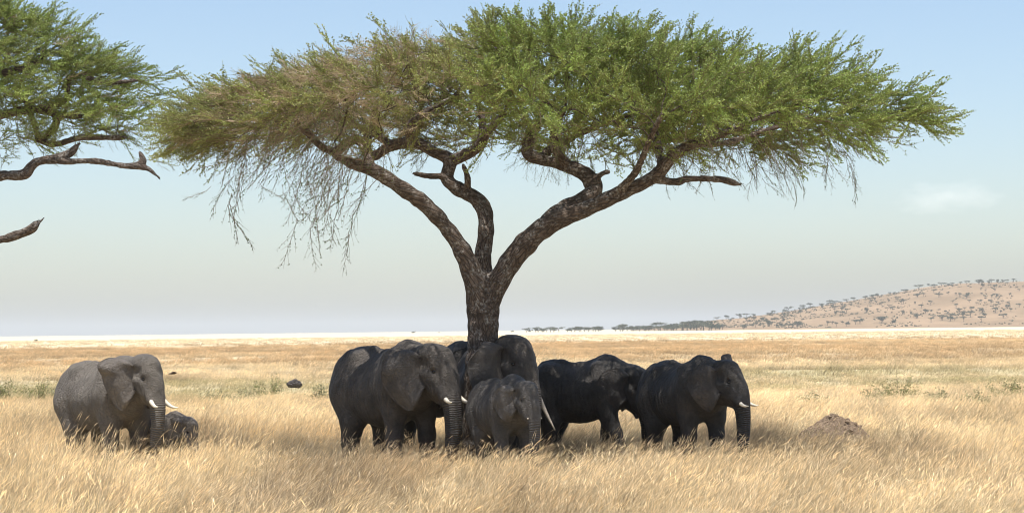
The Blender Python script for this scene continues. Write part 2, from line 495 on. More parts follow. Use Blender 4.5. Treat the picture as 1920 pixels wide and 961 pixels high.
def plain_colour(x, y):
    x = np.asarray(x, float); y = np.asarray(y, float)
    n = x.shape[0]
    wob = (fbm(x / 14, y / 14, 3) - .5)
    big = fbm(x / 9.0, y / 16.0, 5)
    sm = fbm(x / 1.6, y / 2.4, 9)
    c = PALE * (1 - sstep(.45, .75, big))[:, None] + TAN * sstep(.45, .75, big)[:, None]
    k = sstep(.58, .74, fbm(x / 3.2, y / 5.0, 21))[:, None] * .75; c = c * (1 - k) + BROWN * k
    k = sstep(.55, .75, fbm(x / 5.0, y / 8.0, 33))[:, None] * .4; c = c * (1 - k) + ORANGE * k
    k = sstep(.5, .8, fbm(x / 2.5, y / 3.5, 41))[:, None] * .4; c = c * (1 - k) + PINK * k
    # a greener belt some way behind the herd
    yy = y + wob * 26
    g = sstep(94, 103, yy) * (1 - sstep(132, 146, yy))
    g = (g * (.25 + .75 * sstep(.42, .62, fbm(x / 7, y / 10, 51))))[:, None] * .85
    c = c * (1 - g) + (GREEN * .55 + TAN * .45) * g
    # light belt, then the orange belt, then the cream plain out to the horizon
    yy = y + (fbm(x / 50, y / 60, 60) - .5) * 60
    o = (sstep(185, 210, yy) * (1 - sstep(500, 640, y + (fbm(x / 160, y / 200, 70) - .5) * 200)))[:, None]
    st = fbm(x / 30, y / 16, 80)[:, None]
    oc = ORANGE * (.82 + .36 * st)
    k = sstep(.62, .76, fbm(x / 22, y / 9, 90))[:, None] * .6; oc = oc * (1 - k) + BROWN * k
    k = sstep(.60, .72, fbm(x / 40, y / 30, 95))[:, None] * .55; oc = oc * (1 - k) + PALE * k
    c = c * (1 - o) + oc * o
    f = sstep(500, 640, y + (fbm(x / 160, y / 200, 70) - .5) * 200)[:, None]
    c = c * (1 - f) + CREAM * f
    return np.clip(c * (.88 + .24 * sm)[:, None], 0, .95)

# ------------------------------------------------------------------ ground sheet
def ground_z(x, y):
    far = sstep(70, 120, y)
    return (fbm(x / 18, y / 18, 101) - .5) * .9 * far * (1 - sstep(500, 900, y)) + (fbm(x / 3, y / 3, 103) - .5) * .05 * (1 - far)

def build_ground():
    ys = np.concatenate([np.linspace(-40, 28, 18), np.linspace(30, 130, 120), np.geomspace(131, 1500, 130), np.geomspace(1600, 30000, 30)])
    us = np.linspace(-1, 1, 181)
    hw = 70 + np.abs(ys) * .62
    X = hw[:, None] * us[None, :]; Y = np.repeat(ys[:, None], len(us), 1)
    x = X.ravel(); y = Y.ravel(); z = ground_z(x, y)
    V = np.stack([x, y, z], 1)
    n = len(us); i = np.arange(len(ys) - 1)[:, None] * n + np.arange(n - 1)[None, :]; i = i.ravel()
    me = mesh_np('ground', V, np.stack([i, i + 1, i + n + 1, i + n], 1), True)
    a = me.attributes.new('soil', 'FLOAT_COLOR', 'POINT')
    t4 = np.ones((len(V), 4), dtype=np.float32); t4[:, :3] = plain_colour(x, y); a.data.foreach_set('color', t4.ravel())
    m, nt, out = mat('dry_plain'); N = NT(nt)
    at = N.n('ShaderNodeAttribute', attribute_type='GEOMETRY', attribute_name='soil')
    g = N.n('ShaderNodeNewGeometry')
    mp = N.n('ShaderNodeMapping'); mp.inputs['Scale'].default_value = (1.2, .35, 1); N.l(g.outputs['Position'], mp.inputs['Vector'])
    n1 = N.n('ShaderNodeTexNoise', i_Scale=.55, i_Detail=8.0, i_Roughness=.7); N.l(mp.outputs[0], n1.inputs['Vector'])
    n2 = N.n('ShaderNodeTexNoise', i_Scale=7.0, i_Detail=5.0, i_Roughness=.7); N.l(g.outputs['Position'], n2.inputs['Vector'])
    f = N.math('MULTIPLY_ADD', n1.outputs['Fac'], .55, .62)
    f = N.math('MULTIPLY', f, N.math('MULTIPLY_ADD', n2.outputs['Fac'], .5, .72))
    sc = N.n('ShaderNodeVectorMath', operation='SCALE'); N.l(at.outputs['Color'], sc.inputs[0]); N.l(f, sc.inputs['Scale'])
    b = N.n('ShaderNodeBsdfPrincipled', i_Roughness=.95); b.inputs['Specular IOR Level'].default_value = .05
    N.l(sc.outputs[0], b.inputs['Base Color'])
    bp = N.n('ShaderNodeBump', i_Strength=.8, i_Distance=.12); N.l(n2.outputs['Fac'], bp.inputs['Height']); N.l(bp.outputs[0], b.inputs['Normal'])
    N.l(b.outputs[0], out.inputs['Surface'])
    o = obj('ground', me, m); tag(o, 'flat dry savanna plain reaching to the horizon', kind='structure')
build_ground()

# ------------------------------------------------------------------ grass
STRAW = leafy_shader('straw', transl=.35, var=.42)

def grass_tuft(seed, nst, radius, hmin, hmax, w, segs=4, heads=.55, lean=.35):
    r = np.random.default_rng(seed); mb = MB(); sh = []
    for i in range(nst):
        a = r.random() * 6.283; rr = radius * math.sqrt(r.random())
        x0, y0 = rr * math.cos(a), rr * math.sin(a)
        h = r.uniform(hmin, hmax) * (1 - .25 * rr / radius)
        az = r.normal(0, .65) if r.random() < .85 else r.random() * 6.28
        ln = abs(r.normal(lean, .22)); ww = w * r.uniform(.6, 1.3)
        t = np.linspace(0, 1, segs + 1)
        off = ln * h * (t ** 1.8)
        zz = h * t * (1 - .28 * ln * t ** 2)
        px = x0 + off * math.cos(az); py = y0 + off * math.sin(az)
        ph = r.random() * 3.14; sx, sy = math.cos(ph), math.sin(ph)
        wd = ww * np.clip(1.15 - t * .85, .2, 1)
        L = np.stack([px - sx * wd / 2, py - sy * wd / 2, zz], 1); R = np.stack([px + sx * wd / 2, py + sy * wd / 2, zz], 1)
        V = np.empty((2 * (segs + 1), 3)); V[0::2] = L; V[1::2] = R
        k = np.arange(segs) * 2; mb.add(V, np.stack([k, k + 1, k + 3, k + 2], 1))
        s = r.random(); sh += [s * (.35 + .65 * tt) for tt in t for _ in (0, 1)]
        if r.random() < heads:   # feathery head, drooping with the wind
            hl = r.uniform(.12, .24); d = np.array([math.cos(az) * (.25 + ln), math.sin(az) * (.25 + ln), .85 - ln * .55]); d /= np.linalg.norm(d)
            e = np.array([px[-1], py[-1], zz[-1]])
            for q in range(2):
                ph2 = ph + q * 1.57; s2 = np.array([math.cos(ph2), math.sin(ph2), 0]) * w * .62
                m_ = e + d * hl * .5 + np.array([0, 0, -hl * .05 * ln])
                V = np.array([e, m_ - s2, e + d * hl + np.array([0, 0, -hl * .22 * ln]), m_ + s2])
                mb.add(V, [[0, 1, 2, 3]]); sh += [.8 + .4 * s] * 4
    me = mb.mesh('grass_tuft')
    a = me.attributes.new('shade', 'FLOAT', 'POINT'); a.data.foreach_set('value', np.asarray(sh, dtype=np.float32))
    me.materials.append(STRAW)
    return me

def build_grass():
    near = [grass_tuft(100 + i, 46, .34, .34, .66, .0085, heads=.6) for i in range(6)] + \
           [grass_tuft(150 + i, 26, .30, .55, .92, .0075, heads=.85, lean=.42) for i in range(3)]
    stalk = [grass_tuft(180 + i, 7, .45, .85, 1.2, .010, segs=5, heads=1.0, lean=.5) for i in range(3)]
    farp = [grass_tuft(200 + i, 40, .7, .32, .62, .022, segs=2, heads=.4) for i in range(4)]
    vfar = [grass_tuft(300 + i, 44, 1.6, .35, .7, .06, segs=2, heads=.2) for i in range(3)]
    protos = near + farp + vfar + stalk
    pts, scl, var, = [], [], []
    def zone(y0, y1, dens, v0, v1, s, hs=1.0):
        # density per square metre, sampled uniformly in area over a widened view wedge
        hw = lambda y: 3.0 + y * .30
        area = (hw(y0) + hw(y1)) * (y1 - y0); n = int(area * dens)
        y = y0 + (y1 - y0) * RNG.random(int(n * 1.0)); keep = RNG.random(len(y)) < hw(y) / hw(y1)
        y = y[keep]; x = (RNG.random(len(y)) * 2 - 1) * hw(y)
        cl = fbm(x / 1.1, y / 1.1, 400); keep = RNG.random(len(x)) < sstep(.25, .62, cl) * .85 + .15
        x, y = x[keep], y[keep]
        hh = (.72 + .55 * fbm(x / 4, y / 4, 410)) * hs * (1 + .12 * (1 - sstep(60, 80, y))) * (1 + .30 * sstep(-5.2, -7.5, x) * (1 - sstep(58, 70, y)))
        hh *= 1 - .35 * sstep(90, 104, y) * (1 - sstep(130, 145, y))
        sz = s * RNG.uniform(.8, 1.2, len(x))
        pts.append(np.stack([x, y, ground_z(x, y) - .02], 1)); scl.append(np.stack([sz, sz, hh * RNG.uniform(.85, 1.15, len(x))], 1))
        var.append(RNG.integers(v0, v1, len(x)))
    K = GRASS_K
    zone(28, 62, 8.0 * K, 0, 9, 1.0)
    zone(62, 105, 5.5 * K, 0, 9, 1.1)
    zone(28, 80, 1.5 * K, 16, 19, 1.0)
    zone(105, 180, 1.7 * K, 9, 13, 1.0)
    zone(180, 460, .42 * K, 9, 13, 1.5, 1.1)
    zone(460, 1200, .030 * K, 13, 16, 1.4, 1.0)
    p = np.concatenate(pts); s = np.concatenate(scl); v = np.concatenate(var)
    # clearings: the mound, the trunk
    keep = np.ones(len(p), bool)
    for cx, cy, rx, ry in CLEAR: keep &= ((p[:, 0] - cx) / rx) ** 2 + ((p[:, 1] - cy) / ry) ** 2 > 1
    p, s, v = p[keep], s[keep], v[keep]
    # grass trodden low where the herd stands
    for cx, cy, rx, ry, f in TRODDEN:
        d = np.sqrt(((p[:, 0] - cx) / rx) ** 2 + ((p[:, 1] - cy) / ry) ** 2)
        s[:, 2] *= f + (1 - f) * sstep(.6, 1.2, d)
    rot = np.zeros_like(p); rot[:, 2] = RNG.normal(0, .5, len(p)); rot[:, 1] = RNG.normal(.12, .10, len(p)) ; rot[:, 0] = RNG.normal(0, .08, len(p))
    tint = plain_colour(p[:, 0], p[:, 1]) * RNG.uniform(.68, 1.3, len(p))[:, None]
    hue = RNG.random(len(p))[:, None]; tint = tint * (1 - .12 * hue * np.array([0, .45, 1.0]))
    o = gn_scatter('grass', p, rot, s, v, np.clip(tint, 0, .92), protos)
    tag(o, 'tall dry straw coloured grass leaning in the wind', 'grass', kind='stuff')
    return len(p)

# ------------------------------------------------------------------ trees: limbs, growth, foliage
BARK = bark_mat('acacia_bark')
TWIG = bark_mat('acacia_twig', base=(.16, .12, .09), dark=(.05, .036, .028), lichen=(.24, .20, .16), sc=1.6)

def along_attr(me, V, chains):
    """bark coordinates: distance along the nearest limb is squeezed so that the furrows run lengthwise"""
    best = np.full(len(V), 1e9); T = np.tile(np.array([0., 0, 1]), (len(V), 1)); S = np.zeros(len(V)); A = np.zeros((len(V), 3))
    for pts in chains:
        s0 = pts[0][2]
        for a, b in zip(pts[:-1], pts[1:]):
            ba = b - a; L = np.linalg.norm(ba); t = np.clip((V - a) @ ba / L ** 2, 0, 1)
            q = a + t[:, None] * ba; d = np.linalg.norm(V - q, axis=1); m = d < best
            best[m] = d[m]; T[m] = ba / L; S[m] = s0 + t[m] * L; A[m] = (V - q)[m]
            s0 += L
    co = A * 1.25 + S[:, None] * np.array([.30, .14, .38])
    a = me.attributes.new('along', 'FLOAT_VECTOR', 'POINT'); a.data.foreach_set('vector', co.astype(np.float32).ravel())

def colonize(seed_pts, attr, step=.3, dk=.45, iters=90, rng=RNG, grav=0.0, jit=.25):
    pos = [np.array(p) for p in seed_pts]; par = [-1] * len(pos)
    Pn = np.array(pos); A = np.array(attr); alive = np.ones(len(A), bool)
    nd = np.full(len(A), 1e9); ni = np.zeros(len(A), int)
    new0 = 0
    for it in range(iters):
        new = Pn[new0:]
        for c0 in range(0, len(new), 400):
            D = np.linalg.norm(A[:, None, :] - new[None, c0:c0 + 400], axis=2); j = D.argmin(1); dd = D[np.arange(len(A)), j]
            m = dd < nd; nd[m] = dd[m]; ni[m] = new0 + c0 + j[m]
        alive &= nd > dk
        if not alive.any(): break
        idx = ni[alive]; dirs = norm(A[alive] - Pn[idx])
        u, inv = np.unique(idx, return_inverse=True)
        acc = np.zeros((len(u), 3)); np.add.at(acc, inv, dirs)
        acc = norm(norm(acc) + rng.normal(0, jit, acc.shape) + np.array([0, 0, grav]))
        new0 = len(Pn); Pn = np.concatenate([Pn, Pn[u] + acc * step]); par += list(u)
        if len(Pn) > 24000: break
    return Pn, np.array(par)

def spray_mesh(seed, L=1.0, leafy=1.0, twigs=11, leaf=(.046, .015), droop=0.0, mats=None, wood=1.0, fan=.55):
    """a feathery acacia spray: a twig along +X with side twigs, each clothed in small leaf tufts"""
    r = np.random.default_rng(seed); wd = MB(); lf = MB(); sh = []
    def bend(p0, d, ln, n, up):
        pts = [p0]; d = d / np.linalg.norm(d)
        for i in range(n):
            d = d + r.normal(0, .14, 3) + np.array([0, 0, up]); d /= np.linalg.norm(d)
            pts.append(pts[-1] + d * ln / n)
        return np.array(pts)
    lines = []
    main = bend(np.zeros(3), np.array([1., r.normal(0, .1), r.normal(0, .1)]), L, 5, .02 - droop * .12); lines.append((main, .0075 * wood, .003 * wood))
    for i in range(twigs):
        t = .12 + .85 * (i + r.random() * .6) / twigs; f = t * 5; k = min(int(f), 4); p = main[k] + (main[k + 1] - main[k]) * (f - k)
        d0 = main[k + 1] - main[k]; d0 /= np.linalg.norm(d0)
        side = np.array([0, (1 if i % 2 else -1) * 1., r.normal(0.15, .45)]); d = d0 * r.uniform(.6, 1.3) + side * fan
        lines.append((bend(p, d, L * r.uniform(.22, .48) * (1.15 - .5 * t), 3, .03 - droop * .2), .0045 * wood, .0018 * wood))
    for pts, r0, r1 in lines:
        tube(wd, pts, np.linspace(r0, r1, len(pts)), 3, cap=False)
        seg = np.linalg.norm(np.diff(pts, axis=0), axis=1); tot = seg.sum(); n = int(tot / .017 * leafy)
        cs = np.concatenate([[0], np.cumsum(seg)])
        for j in range(n):
            s = r.random() * tot; k = min(np.searchsorted(cs, s) - 1, len(seg) - 1); k = max(k, 0); p = pts[k] + (pts[k + 1] - pts[k]) * ((s - cs[k]) / seg[k])
            d = r.normal(0, 1, 3); d[2] = abs(d[2]) * .9 + .1; d /= np.linalg.norm(d)
            e = np.cross(d, r.normal(0, 1, 3)); e /= np.linalg.norm(e); a, b = leaf[0] * r.uniform(.7, 1.5), leaf[1] * r.uniform(.7, 1.3)
            q = p + d * .006
            lf.add([q, q + d * a * .5 - e * b, q + d * a, q + d * a * .5 + e * b], [[0, 1, 2, 3]]); sh += [r.random()] * 4
    nw = wd.n; nwf = sum(len(q) for q in wd.q)
    if lf.n:
        wd.add(np.concatenate(lf.v), np.concatenate(lf.q))
    me = wd.mesh('spray')
    me.materials.append(mats[0]); me.materials.append(mats[1])
    mi = np.zeros(len(me.polygons), dtype=np.int32); mi[nwf:] = 1; me.polygons.foreach_set('material_index', mi)
    a = me.attributes.new('shade', 'FLOAT', 'POINT'); a.data.foreach_set('value', np.concatenate([np.full(nw, .5), np.array(sh)]).astype(np.float32))
    return me

LEAF = leafy_shader('acacia_leaf', transl=.40, var=.35)
m_, nt_, out_ = mat('twig_wood'); N_ = NT(nt_)
TW_COL = N_.n('ShaderNodeBsdfDiffuse'); TW_COL.inputs['Color'].default_value = (.20, .145, .10, 1); N_.l(TW_COL.outputs[0], out_.inputs['Surface'])
TWW = m_
m_, nt_, out_ = mat('dry_twig_wood'); N_ = NT(nt_)
t_ = N_.n('ShaderNodeBsdfDiffuse'); t_.inputs['Color'].default_value = (.42, .325, .225, 1); N_.l(t_.outputs[0], out_.inputs['Surface'])
DRYW = m_

SPRAYS = [spray_mesh(500 + i, L=1.15, leafy=1.0, twigs=10, fan=.32, mats=(TWW, LEAF)) for i in range(5)] + \
         [spray_mesh(520 + i, L=1.05, leafy=.35, twigs=11, fan=.4, mats=(TWW, LEAF)) for i in range(3)] + \
         [spray_mesh(540 + i, L=.85, leafy=.10, twigs=14, mats=(DRYW, LEAF), wood=1.1) for i in range(3)] + \
         [spray_mesh(560 + i, L=1.3, leafy=.16, twigs=9, droop=.35, mats=(TWW, LEAF), wood=1.2, fan=.45) for i in range(4)]

def grow_tree(name, label, base, limbs, fork_k, outline, Y0, ry, n_attr, dry, hang, group=None, cell=.045, seed=1, extra_seeds=None, broken=()):
    """limbs: list of (points, radii) in world; outline(x) -> ztop, zbot; returns the tree"""
    rng = np.random.default_rng(seed)
    root = empty(name, base); tag(root, label, 'tree', group)
    inv = -np.array(base)
    # --- trunk and big limbs as one smooth solid
    chains = []
    allp = []
    for pts, rad in limbs:
        cp = catmull(np.column_stack([pts, rad]), 5); chains.append(cp); allp.append(cp)
    A = np.concatenate(allp)
    lo = A[:, :3].min(0) - .6; hi = A[:, :3].max(0) + .6; lo[2] = min(lo[2], -.3)
    F = Field(lo, hi, cell)
    for cp in chains:
        lumpy = np.maximum(cp[:, 3], .035) * (1 + .04 * np.sin(np.arange(len(cp)) * 1.7 + len(cp)) + rng.normal(0, .035, len(cp)))
        F.chain(cp[:, :3], lumpy, fork_k)
    for bi in broken:      # splintered ends of snapped limbs
        e = chains[bi][-1]; dr = norm(chains[bi][-1, :3] - chains[bi][-4, :3]); rr_ = max(e[3], .05)
        for _ in range(5):
            s_ = e[:3] + rng.normal(0, .4, 3) * rr_; F.cone(s_ - dr * .08, s_ + dr * rng.uniform(.10, .26) + rng.normal(0, .03, 3), rr_ * .5, .014, .02)
    V, Q = F.nets()
    # furrows in the real surface too
    Vn = V.copy()
    me0 = mesh_np('trunk', Vn, Q, True)
    no = np.empty(len(V) * 3, dtype=np.float32); me0.vertices.foreach_get('normal', no); no = no.reshape(-1, 3)
    ang = np.arctan2(V[:, 1] - Y0, V[:, 0]) * 3
    dn = fbm(V[:, 0] * 5 + V[:, 1] * 3.3, V[:, 2] * 2.2 + V[:, 1], 700) - .5
    V2 = V + no * (dn * .055)[:, None]
    me0.vertices.foreach_set('co', (V2 + inv).astype(np.float32).ravel())
    along_attr(me0, V, [c[:, :3] for c in chains])
    obj('trunk', me0, BARK, root)
    # --- crown attractors
    x0, x1 = outline['x'][0], outline['x'][-1]
    pts = []
    while len(pts) < n_attr:
        m = 4000
        x = rng.uniform(x0, x1, m); u = rng.uniform(-1, 1, m)
        xc = outline.get('xc', (x0 + x1) / 2); rx = (x1 - x0) / 2
        rr = ry * np.clip(1 - (np.abs(x - xc) / (rx * 1.02)) ** 2, .02, 1) ** np.where(x > xc, 1.0, .5) ; y = u * rr
        zt = np.interp(x, outline['x'], outline['t']); zb = np.interp(x, outline['x'], outline['b'])
        k = np.sqrt(1 - np.abs(u) ** 2.3)
        top = zb + (zt - zb) * (.25 + .75 * k) - .12; bot = zb + (zt - zb) * .30 * (1 - k) + .15
        v = np.where(rng.random(m) < .3, rng.uniform(.86, 1.0, m), rng.random(m) ** .8); z = bot + (top - bot) * v
        g = fbm(x * .8 + 40, z * 1.7 + y * .7, 720 + seed)       # gaps and clumps
        g2 = fbm(x * .85 + 11, (Y0 + y) * .85, 760 + seed, 2)    # light wells through the crown
        keep = (rng.random(m) < outline.get('w', lambda x, v: 1)(x, v)) & (g > .30) & (g2 > .46 - .10 * outline.get('thick', lambda x: 0)(x)) & (rng.random(m) < rr / ry + .2)
        pts += list(np.stack([x, Y0 + y, z], 1)[keep])
    attr = np.array(pts[:n_attr])
    seeds = np.concatenate([c[len(c) // 3::2, :3] if i else c[-1:, :3] for i, c in enumerate(chains)])
    if extra_seeds is not None: seeds = np.concatenate([seeds, extra_seeds])
    Pn, par = colonize(seeds, attr, step=.28, dk=.36, rng=rng, jit=.28)
    n = len(Pn); kids = [[] for _ in range(n)]
    for i in range(n):
        if par[i] >= 0: kids[par[i]].append(i)
    rad = np.zeros(n); ex = 2.35
    for i in range(n - 1, -1, -1):
        s = sum(rad[k] ** ex for k in kids[i]); rad[i] = (s if kids[i] else .0075 ** ex) ** (1 / ex)
    rad = np.minimum(rad, .085)
    mb = MB(); sd = set(range(len(seeds)))
    stack = [i for i in range(len(seeds)) if kids[i]]
    chs = []
    while stack:
        i = stack.pop()
        for k in kids[i]:
            line = [i, k]; c = k
            while kids[c]:
                ks = sorted(kids[c], key=lambda q: -rad[q]); nxt = ks[0]
                for o_ in ks[1:]: chs.append((c, o_))
                line.append(nxt); c = nxt
            r = rad[line].copy(); r[0] = min(r[0], r[1] * 1.25) if i not in sd else r[1] * 1.2
            tube(mb, Pn[line], r, 6 if r.max() > .03 else 4, lump=.25, rng=rng, cap=False)
        while chs:
            c0, k0 = chs.pop()
            line = [c0, k0]; c = k0
            while kids[c]:
                ks = sorted(kids[c], key=lambda q: -rad[q])
                for o_ in ks[1:]: chs.append((c, o_))
                line.append(ks[0]); c = ks[0]
            r = rad[line].copy(); r[0] = min(r[0], r[1] * 1.25)
            tube(mb, Pn[line], r, 6 if r.max() > .03 else 4, lump=.25, rng=rng, cap=False)
    me = mb.mesh('branches', True)
    Vv = np.concatenate(mb.v)
    a = me.attributes.new('along', 'FLOAT_VECTOR', 'POINT'); a.data.foreach_set('vector', (Vv * np.array([1., 1, .6])).astype(np.float32).ravel())
    me.vertices.foreach_set('co', (Vv + inv).astype(np.float32).ravel())
    o = obj('branches', me, TWIG, root); o['kind'] = 'stuff'
    # --- foliage on the thin growth
    thin = np.where((rad < .021) & (par >= 0))[0]
    P_, R_, S_, Vv_, T_ = [], [], [], [], []
    ctr = np.array([(x0 + x1) / 2, Y0, np.mean(outline['b']) - 2.0])
    for i in thin:
        p = Pn[i]; d = p - Pn[par[i]]; d /= np.linalg.norm(d) + 1e-9
        tip = not kids[i]
        for q in range((4 if tip else 1 + int(rng.random() < .3)) + int(rng.random() < 1.3 * outline.get('thick', lambda x: 0)(p[0]))):
            out = p - ctr; out[2] *= .22; out /= np.linalg.norm(out)
            dd = d * np.array([.5, .5, .35]) + out * .85 + rng.normal(0, 1, 3) * np.array([.40, .40, .20]) + np.array([0, 0, .02]); dd /= np.linalg.norm(dd)
            if p[2] > np.interp(p[0], outline['x'], outline['t']) - .5: dd[2] *= .45
            zt = np.interp(p[0], outline['x'], outline['t']); zb = np.interp(p[0], outline['x'], outline['b'])
            low = (p[2] - zb) / (zt - zb + .01)
            dr = dry(p[0], low)
            col_g = np.array([.235, .310, .065]) * rng.uniform(.75, 1.3); yl = rng.random() * .55
            col = col_g * (1 - yl) + np.array([.31, .335, .085]) * yl
            if rng.random() < dr: var = rng.integers(8, 11); col = np.array([.34, .31, .11])
            elif low < .25 and rng.random() < .75: var = rng.integers(5, 8)
            else: var = rng.integers(0, 5) if rng.random() > dr * .7 else rng.integers(5, 8)
            if dr > .1: col = col * .7 + np.array([.36, .30, .13]) * .3
            e = Vector(dd).to_track_quat('X', 'Z').to_euler()
            P_.append(p + inv); R_.append((e.x + rng.normal(0, .5), e.y, e.z)); s = rng.uniform(.65, 1.15) * (1.0 if tip else .8); S_.append((s, s, s)); Vv_.append(var); T_.append(col)
    # --- bare twigs hanging out of the crown's underside
    for (hx0, hx1, hn, ln) in hang:
        cand = np.where((Pn[:, 0] > hx0) & (Pn[:, 0] < hx1) & (par >= 0))[0]
        zb = np.interp(Pn[cand, 0], outline['x'], outline['b'])
        cand = cand[Pn[cand, 2] < zb + .9]
        if len(cand) == 0: continue
        for i in rng.choice(cand, hn):
            p = Pn[i].copy(); out = (p - ctr); out[2] = 0; out /= np.linalg.norm(out) + 1e-6
            nseg = rng.integers(1, 3) if ln < 1.2 else rng.integers(1, 4)
            for q in range(nseg):
                dd = out * .45 + rng.normal(0, .25, 3) + np.array([0, 0, -1.0]); dd /= np.linalg.norm(dd)
                e = Vector(dd).to_track_quat('X', 'Z').to_euler(); s = rng.uniform(.5, .85) * ln
                P_.append(p + inv); R_.append((e.x + rng.uniform(0, 6.28), e.y, e.z)); S_.append((s, s, s)); Vv_.append(rng.integers(11, 15)); T_.append(np.array([.12, .16, .05]))
                p = p + dd * s * 1.1
    o = gn_scatter('crown', np.array(P_), np.array(R_), np.array(S_), np.array(Vv_), np.array(T_), SPRAYS)
    o.parent = root
    print(name, 'nodes', n, 'sprays', len(P_))
    return root

def PL(lst, Yb=50.0):
    """limb from survey points (px, py, radius_px, depth offset)"""
    pts = np.array([P(a, b, Yb + d) for a, b, r, d in lst]); rad = np.array([r * (.92 if r > 24 else .82) * (Yb + d) / FPX for a, b, r, d in lst])
    return pts, rad

def outline_from(lst, Yb):
    """(px, py_top, py_bottom) -> world profile of the crown"""
    xs, t, b = [], [], []
    for px, a, c in lst:
        q = P(px, a, Yb); xs.append(q.x); t.append(q.z); b.append(P(px, c, Yb).z)
    return dict(x=np.array(xs), t=np.array(t), b=np.array(b))

limbs = [
    PL([(903, 900, 44, 0), (899, 860, 35, 0), (898, 790, 31, 0), (899, 740, 30, 0), (901, 690, 29, 0), (905, 640, 28, 0), (906, 600, 29, 0), (905, 565, 31, 0), (903, 535, 30, 0)]),
    PL([(905, 575, 22, -.05), (888, 525, 22, -.15), (872, 480, 19, -.25), (842, 432, 17, -.4), (800, 386, 16, -.6), (760, 357, 15.5, -.8), (715, 327, 14, -1.0), (680, 312, 13, -1.2), (652, 303, 9, -1.3), (628, 292, 6, -1.4)]),
    PL([(905, 560, 22, .1), (906, 515, 19, .15), (905, 480, 17, .2), (911, 440, 16, .3), (910, 400, 16, .45), (893, 372, 15, .6), (862, 356, 14, .7), (838, 335, 13, .8), (843, 300, 13, .9), (815, 286, 11, 1.1), (779, 267, 11, 1.3), (735, 273, 11, 1.5), (703, 292, 9, 1.6), (690, 285, 8, 1.6), (688, 262, 9, 1.7), (700, 235, 8, 1.9), (705, 205, 7, 2.2)]),
    PL([(910, 575, 24, -.05), (930, 535, 24, -.1), (962, 485, 23, -.2), (1003, 440, 22, -.3), (1050, 410, 20, -.45), (1100, 392, 17, -.6), (1150, 368, 15, -.8), (1200, 346, 14, -1.0), (1238, 322, 13, -1.2), (1262, 292, 12, -1.4), (1300, 270, 10, -1.6), (1370, 245, 8, -2.0), (1440, 215, 6, -2.2)]),
    PL([(1003, 440, 18, -.25), (1045, 400, 19, 0), (1085, 380, 18, .2), (1112, 362, 18, .3), (1110, 338, 16, .4), (1085, 320, 14, .5), (1050, 307, 12, .7), (1010, 298, 11, .9), (988, 286, 10, 1.0), (993, 262, 9, 1.1), (1010, 235, 7, 1.3)]),
    PL([(1232, 336, 8, -1.15), (1265, 341, 7, -1.1), (1295, 335, 6, -1.0), (1350, 336, 6, -.9), (1381, 344, 6.5, -.8)]),
    PL([(695, 315, 10, -1.1), (688, 290, 8, -.7), (672, 262, 9, -.4), (650, 268, 9, -.5), (632, 284, 8, -.7), (604, 276, 7, -.9), (580, 252, 6, -1.1), (560, 235, 5, -1.3)]),
    PL([(843, 302, 11, .9), (868, 292, 11, .6), (898, 274, 10, .2), (915, 245, 8, -.2), (945, 215, 6, -.6)]),
    PL([(876, 358, 5, .6), (877, 335, 5, .4), (868, 308, 4, .2)]),
    PL([(838, 330, 6, .8), (805, 330, 5, .5), (775, 325, 4, .2)]),
    PL([(770, 268, 9, 1.3), (768, 240, 8, 1.0), (790, 215, 8, .7), (845, 186, 6, .3), (880, 150, 4, 0)]),
    PL([(1065, 312, 9, .6), (1042, 280, 9, .3), (1040, 240, 7, 0), (1060, 200, 5, -.4)]),
    PL([(1242, 318, 9, -1.2), (1235, 280, 8, -.6), (1225, 240, 6, .2), (1200, 200, 5, 1.0)]),
    PL([(1100, 345, 9, .4), (1130, 325, 4, .2), (1142, 322, 2, .1)]),
    PL([(1010, 298, 9, .9), (1040, 275, 8, 1.8), (1100, 245, 7, 2.8), (1180, 215, 5, 3.4)], 50),
    PL([(898, 274, 8, .2), (905, 240, 7, 1.2), (900, 205, 6, 2.4), (880, 165, 5, 3.2)], 50),
    PL([(1150, 366, 8, -.8), (1190, 325, 7, -1.6), (1215, 270, 6, -2.6), (1240, 215, 5, -3.4)], 50),
    PL([(735, 272, 8, 1.5), (700, 250, 7, 2.2), (640, 225, 6, 2.8), (560, 200, 5, 3.0)]),
    PL([(1300, 270, 7, -1.6), (1360, 268, 6, -1.0), (1450, 240, 5, -.2), (1560, 215, 4, .4)]),
]
OUT_A = outline_from([(355, 225, 270), (375, 195, 285), (420, 172, 290), (470, 158, 282), (520, 146, 276), (600, 124, 258), (700, 98, 262), (800, 76, 275), (900, 64, 285), (1000, 60, 300), (1100, 64, 305), (1200, 78, 312), (1300, 98, 300), (1400, 112, 292), (1500, 112, 308), (1600, 134, 296), (1680, 158, 265), (1715, 182, 255), (1752, 205, 235)], 50)
def w_main(x, v):
    px = 960 + x * 75
    mid = np.exp(-((px - 850) / 190) ** 2)
    return np.where(v < .42, np.where(px < 640, .95, .62 - .36 * mid), 1.0) * (1 - .45 * sstep(800, 980, px))
OUT_A['w'] = w_main
OUT_A['thick'] = lambda x: 1 - sstep(760, 900, 960 + x * 75)
def dry_main(x, low):
    px = 960 + x * 75
    return float(np.clip(.80 * math.exp(-((px - 690) / 170) ** 2) * (.55 + .6 * low) + .3 * math.exp(-((px - 480) / 120) ** 2), 0, .93))

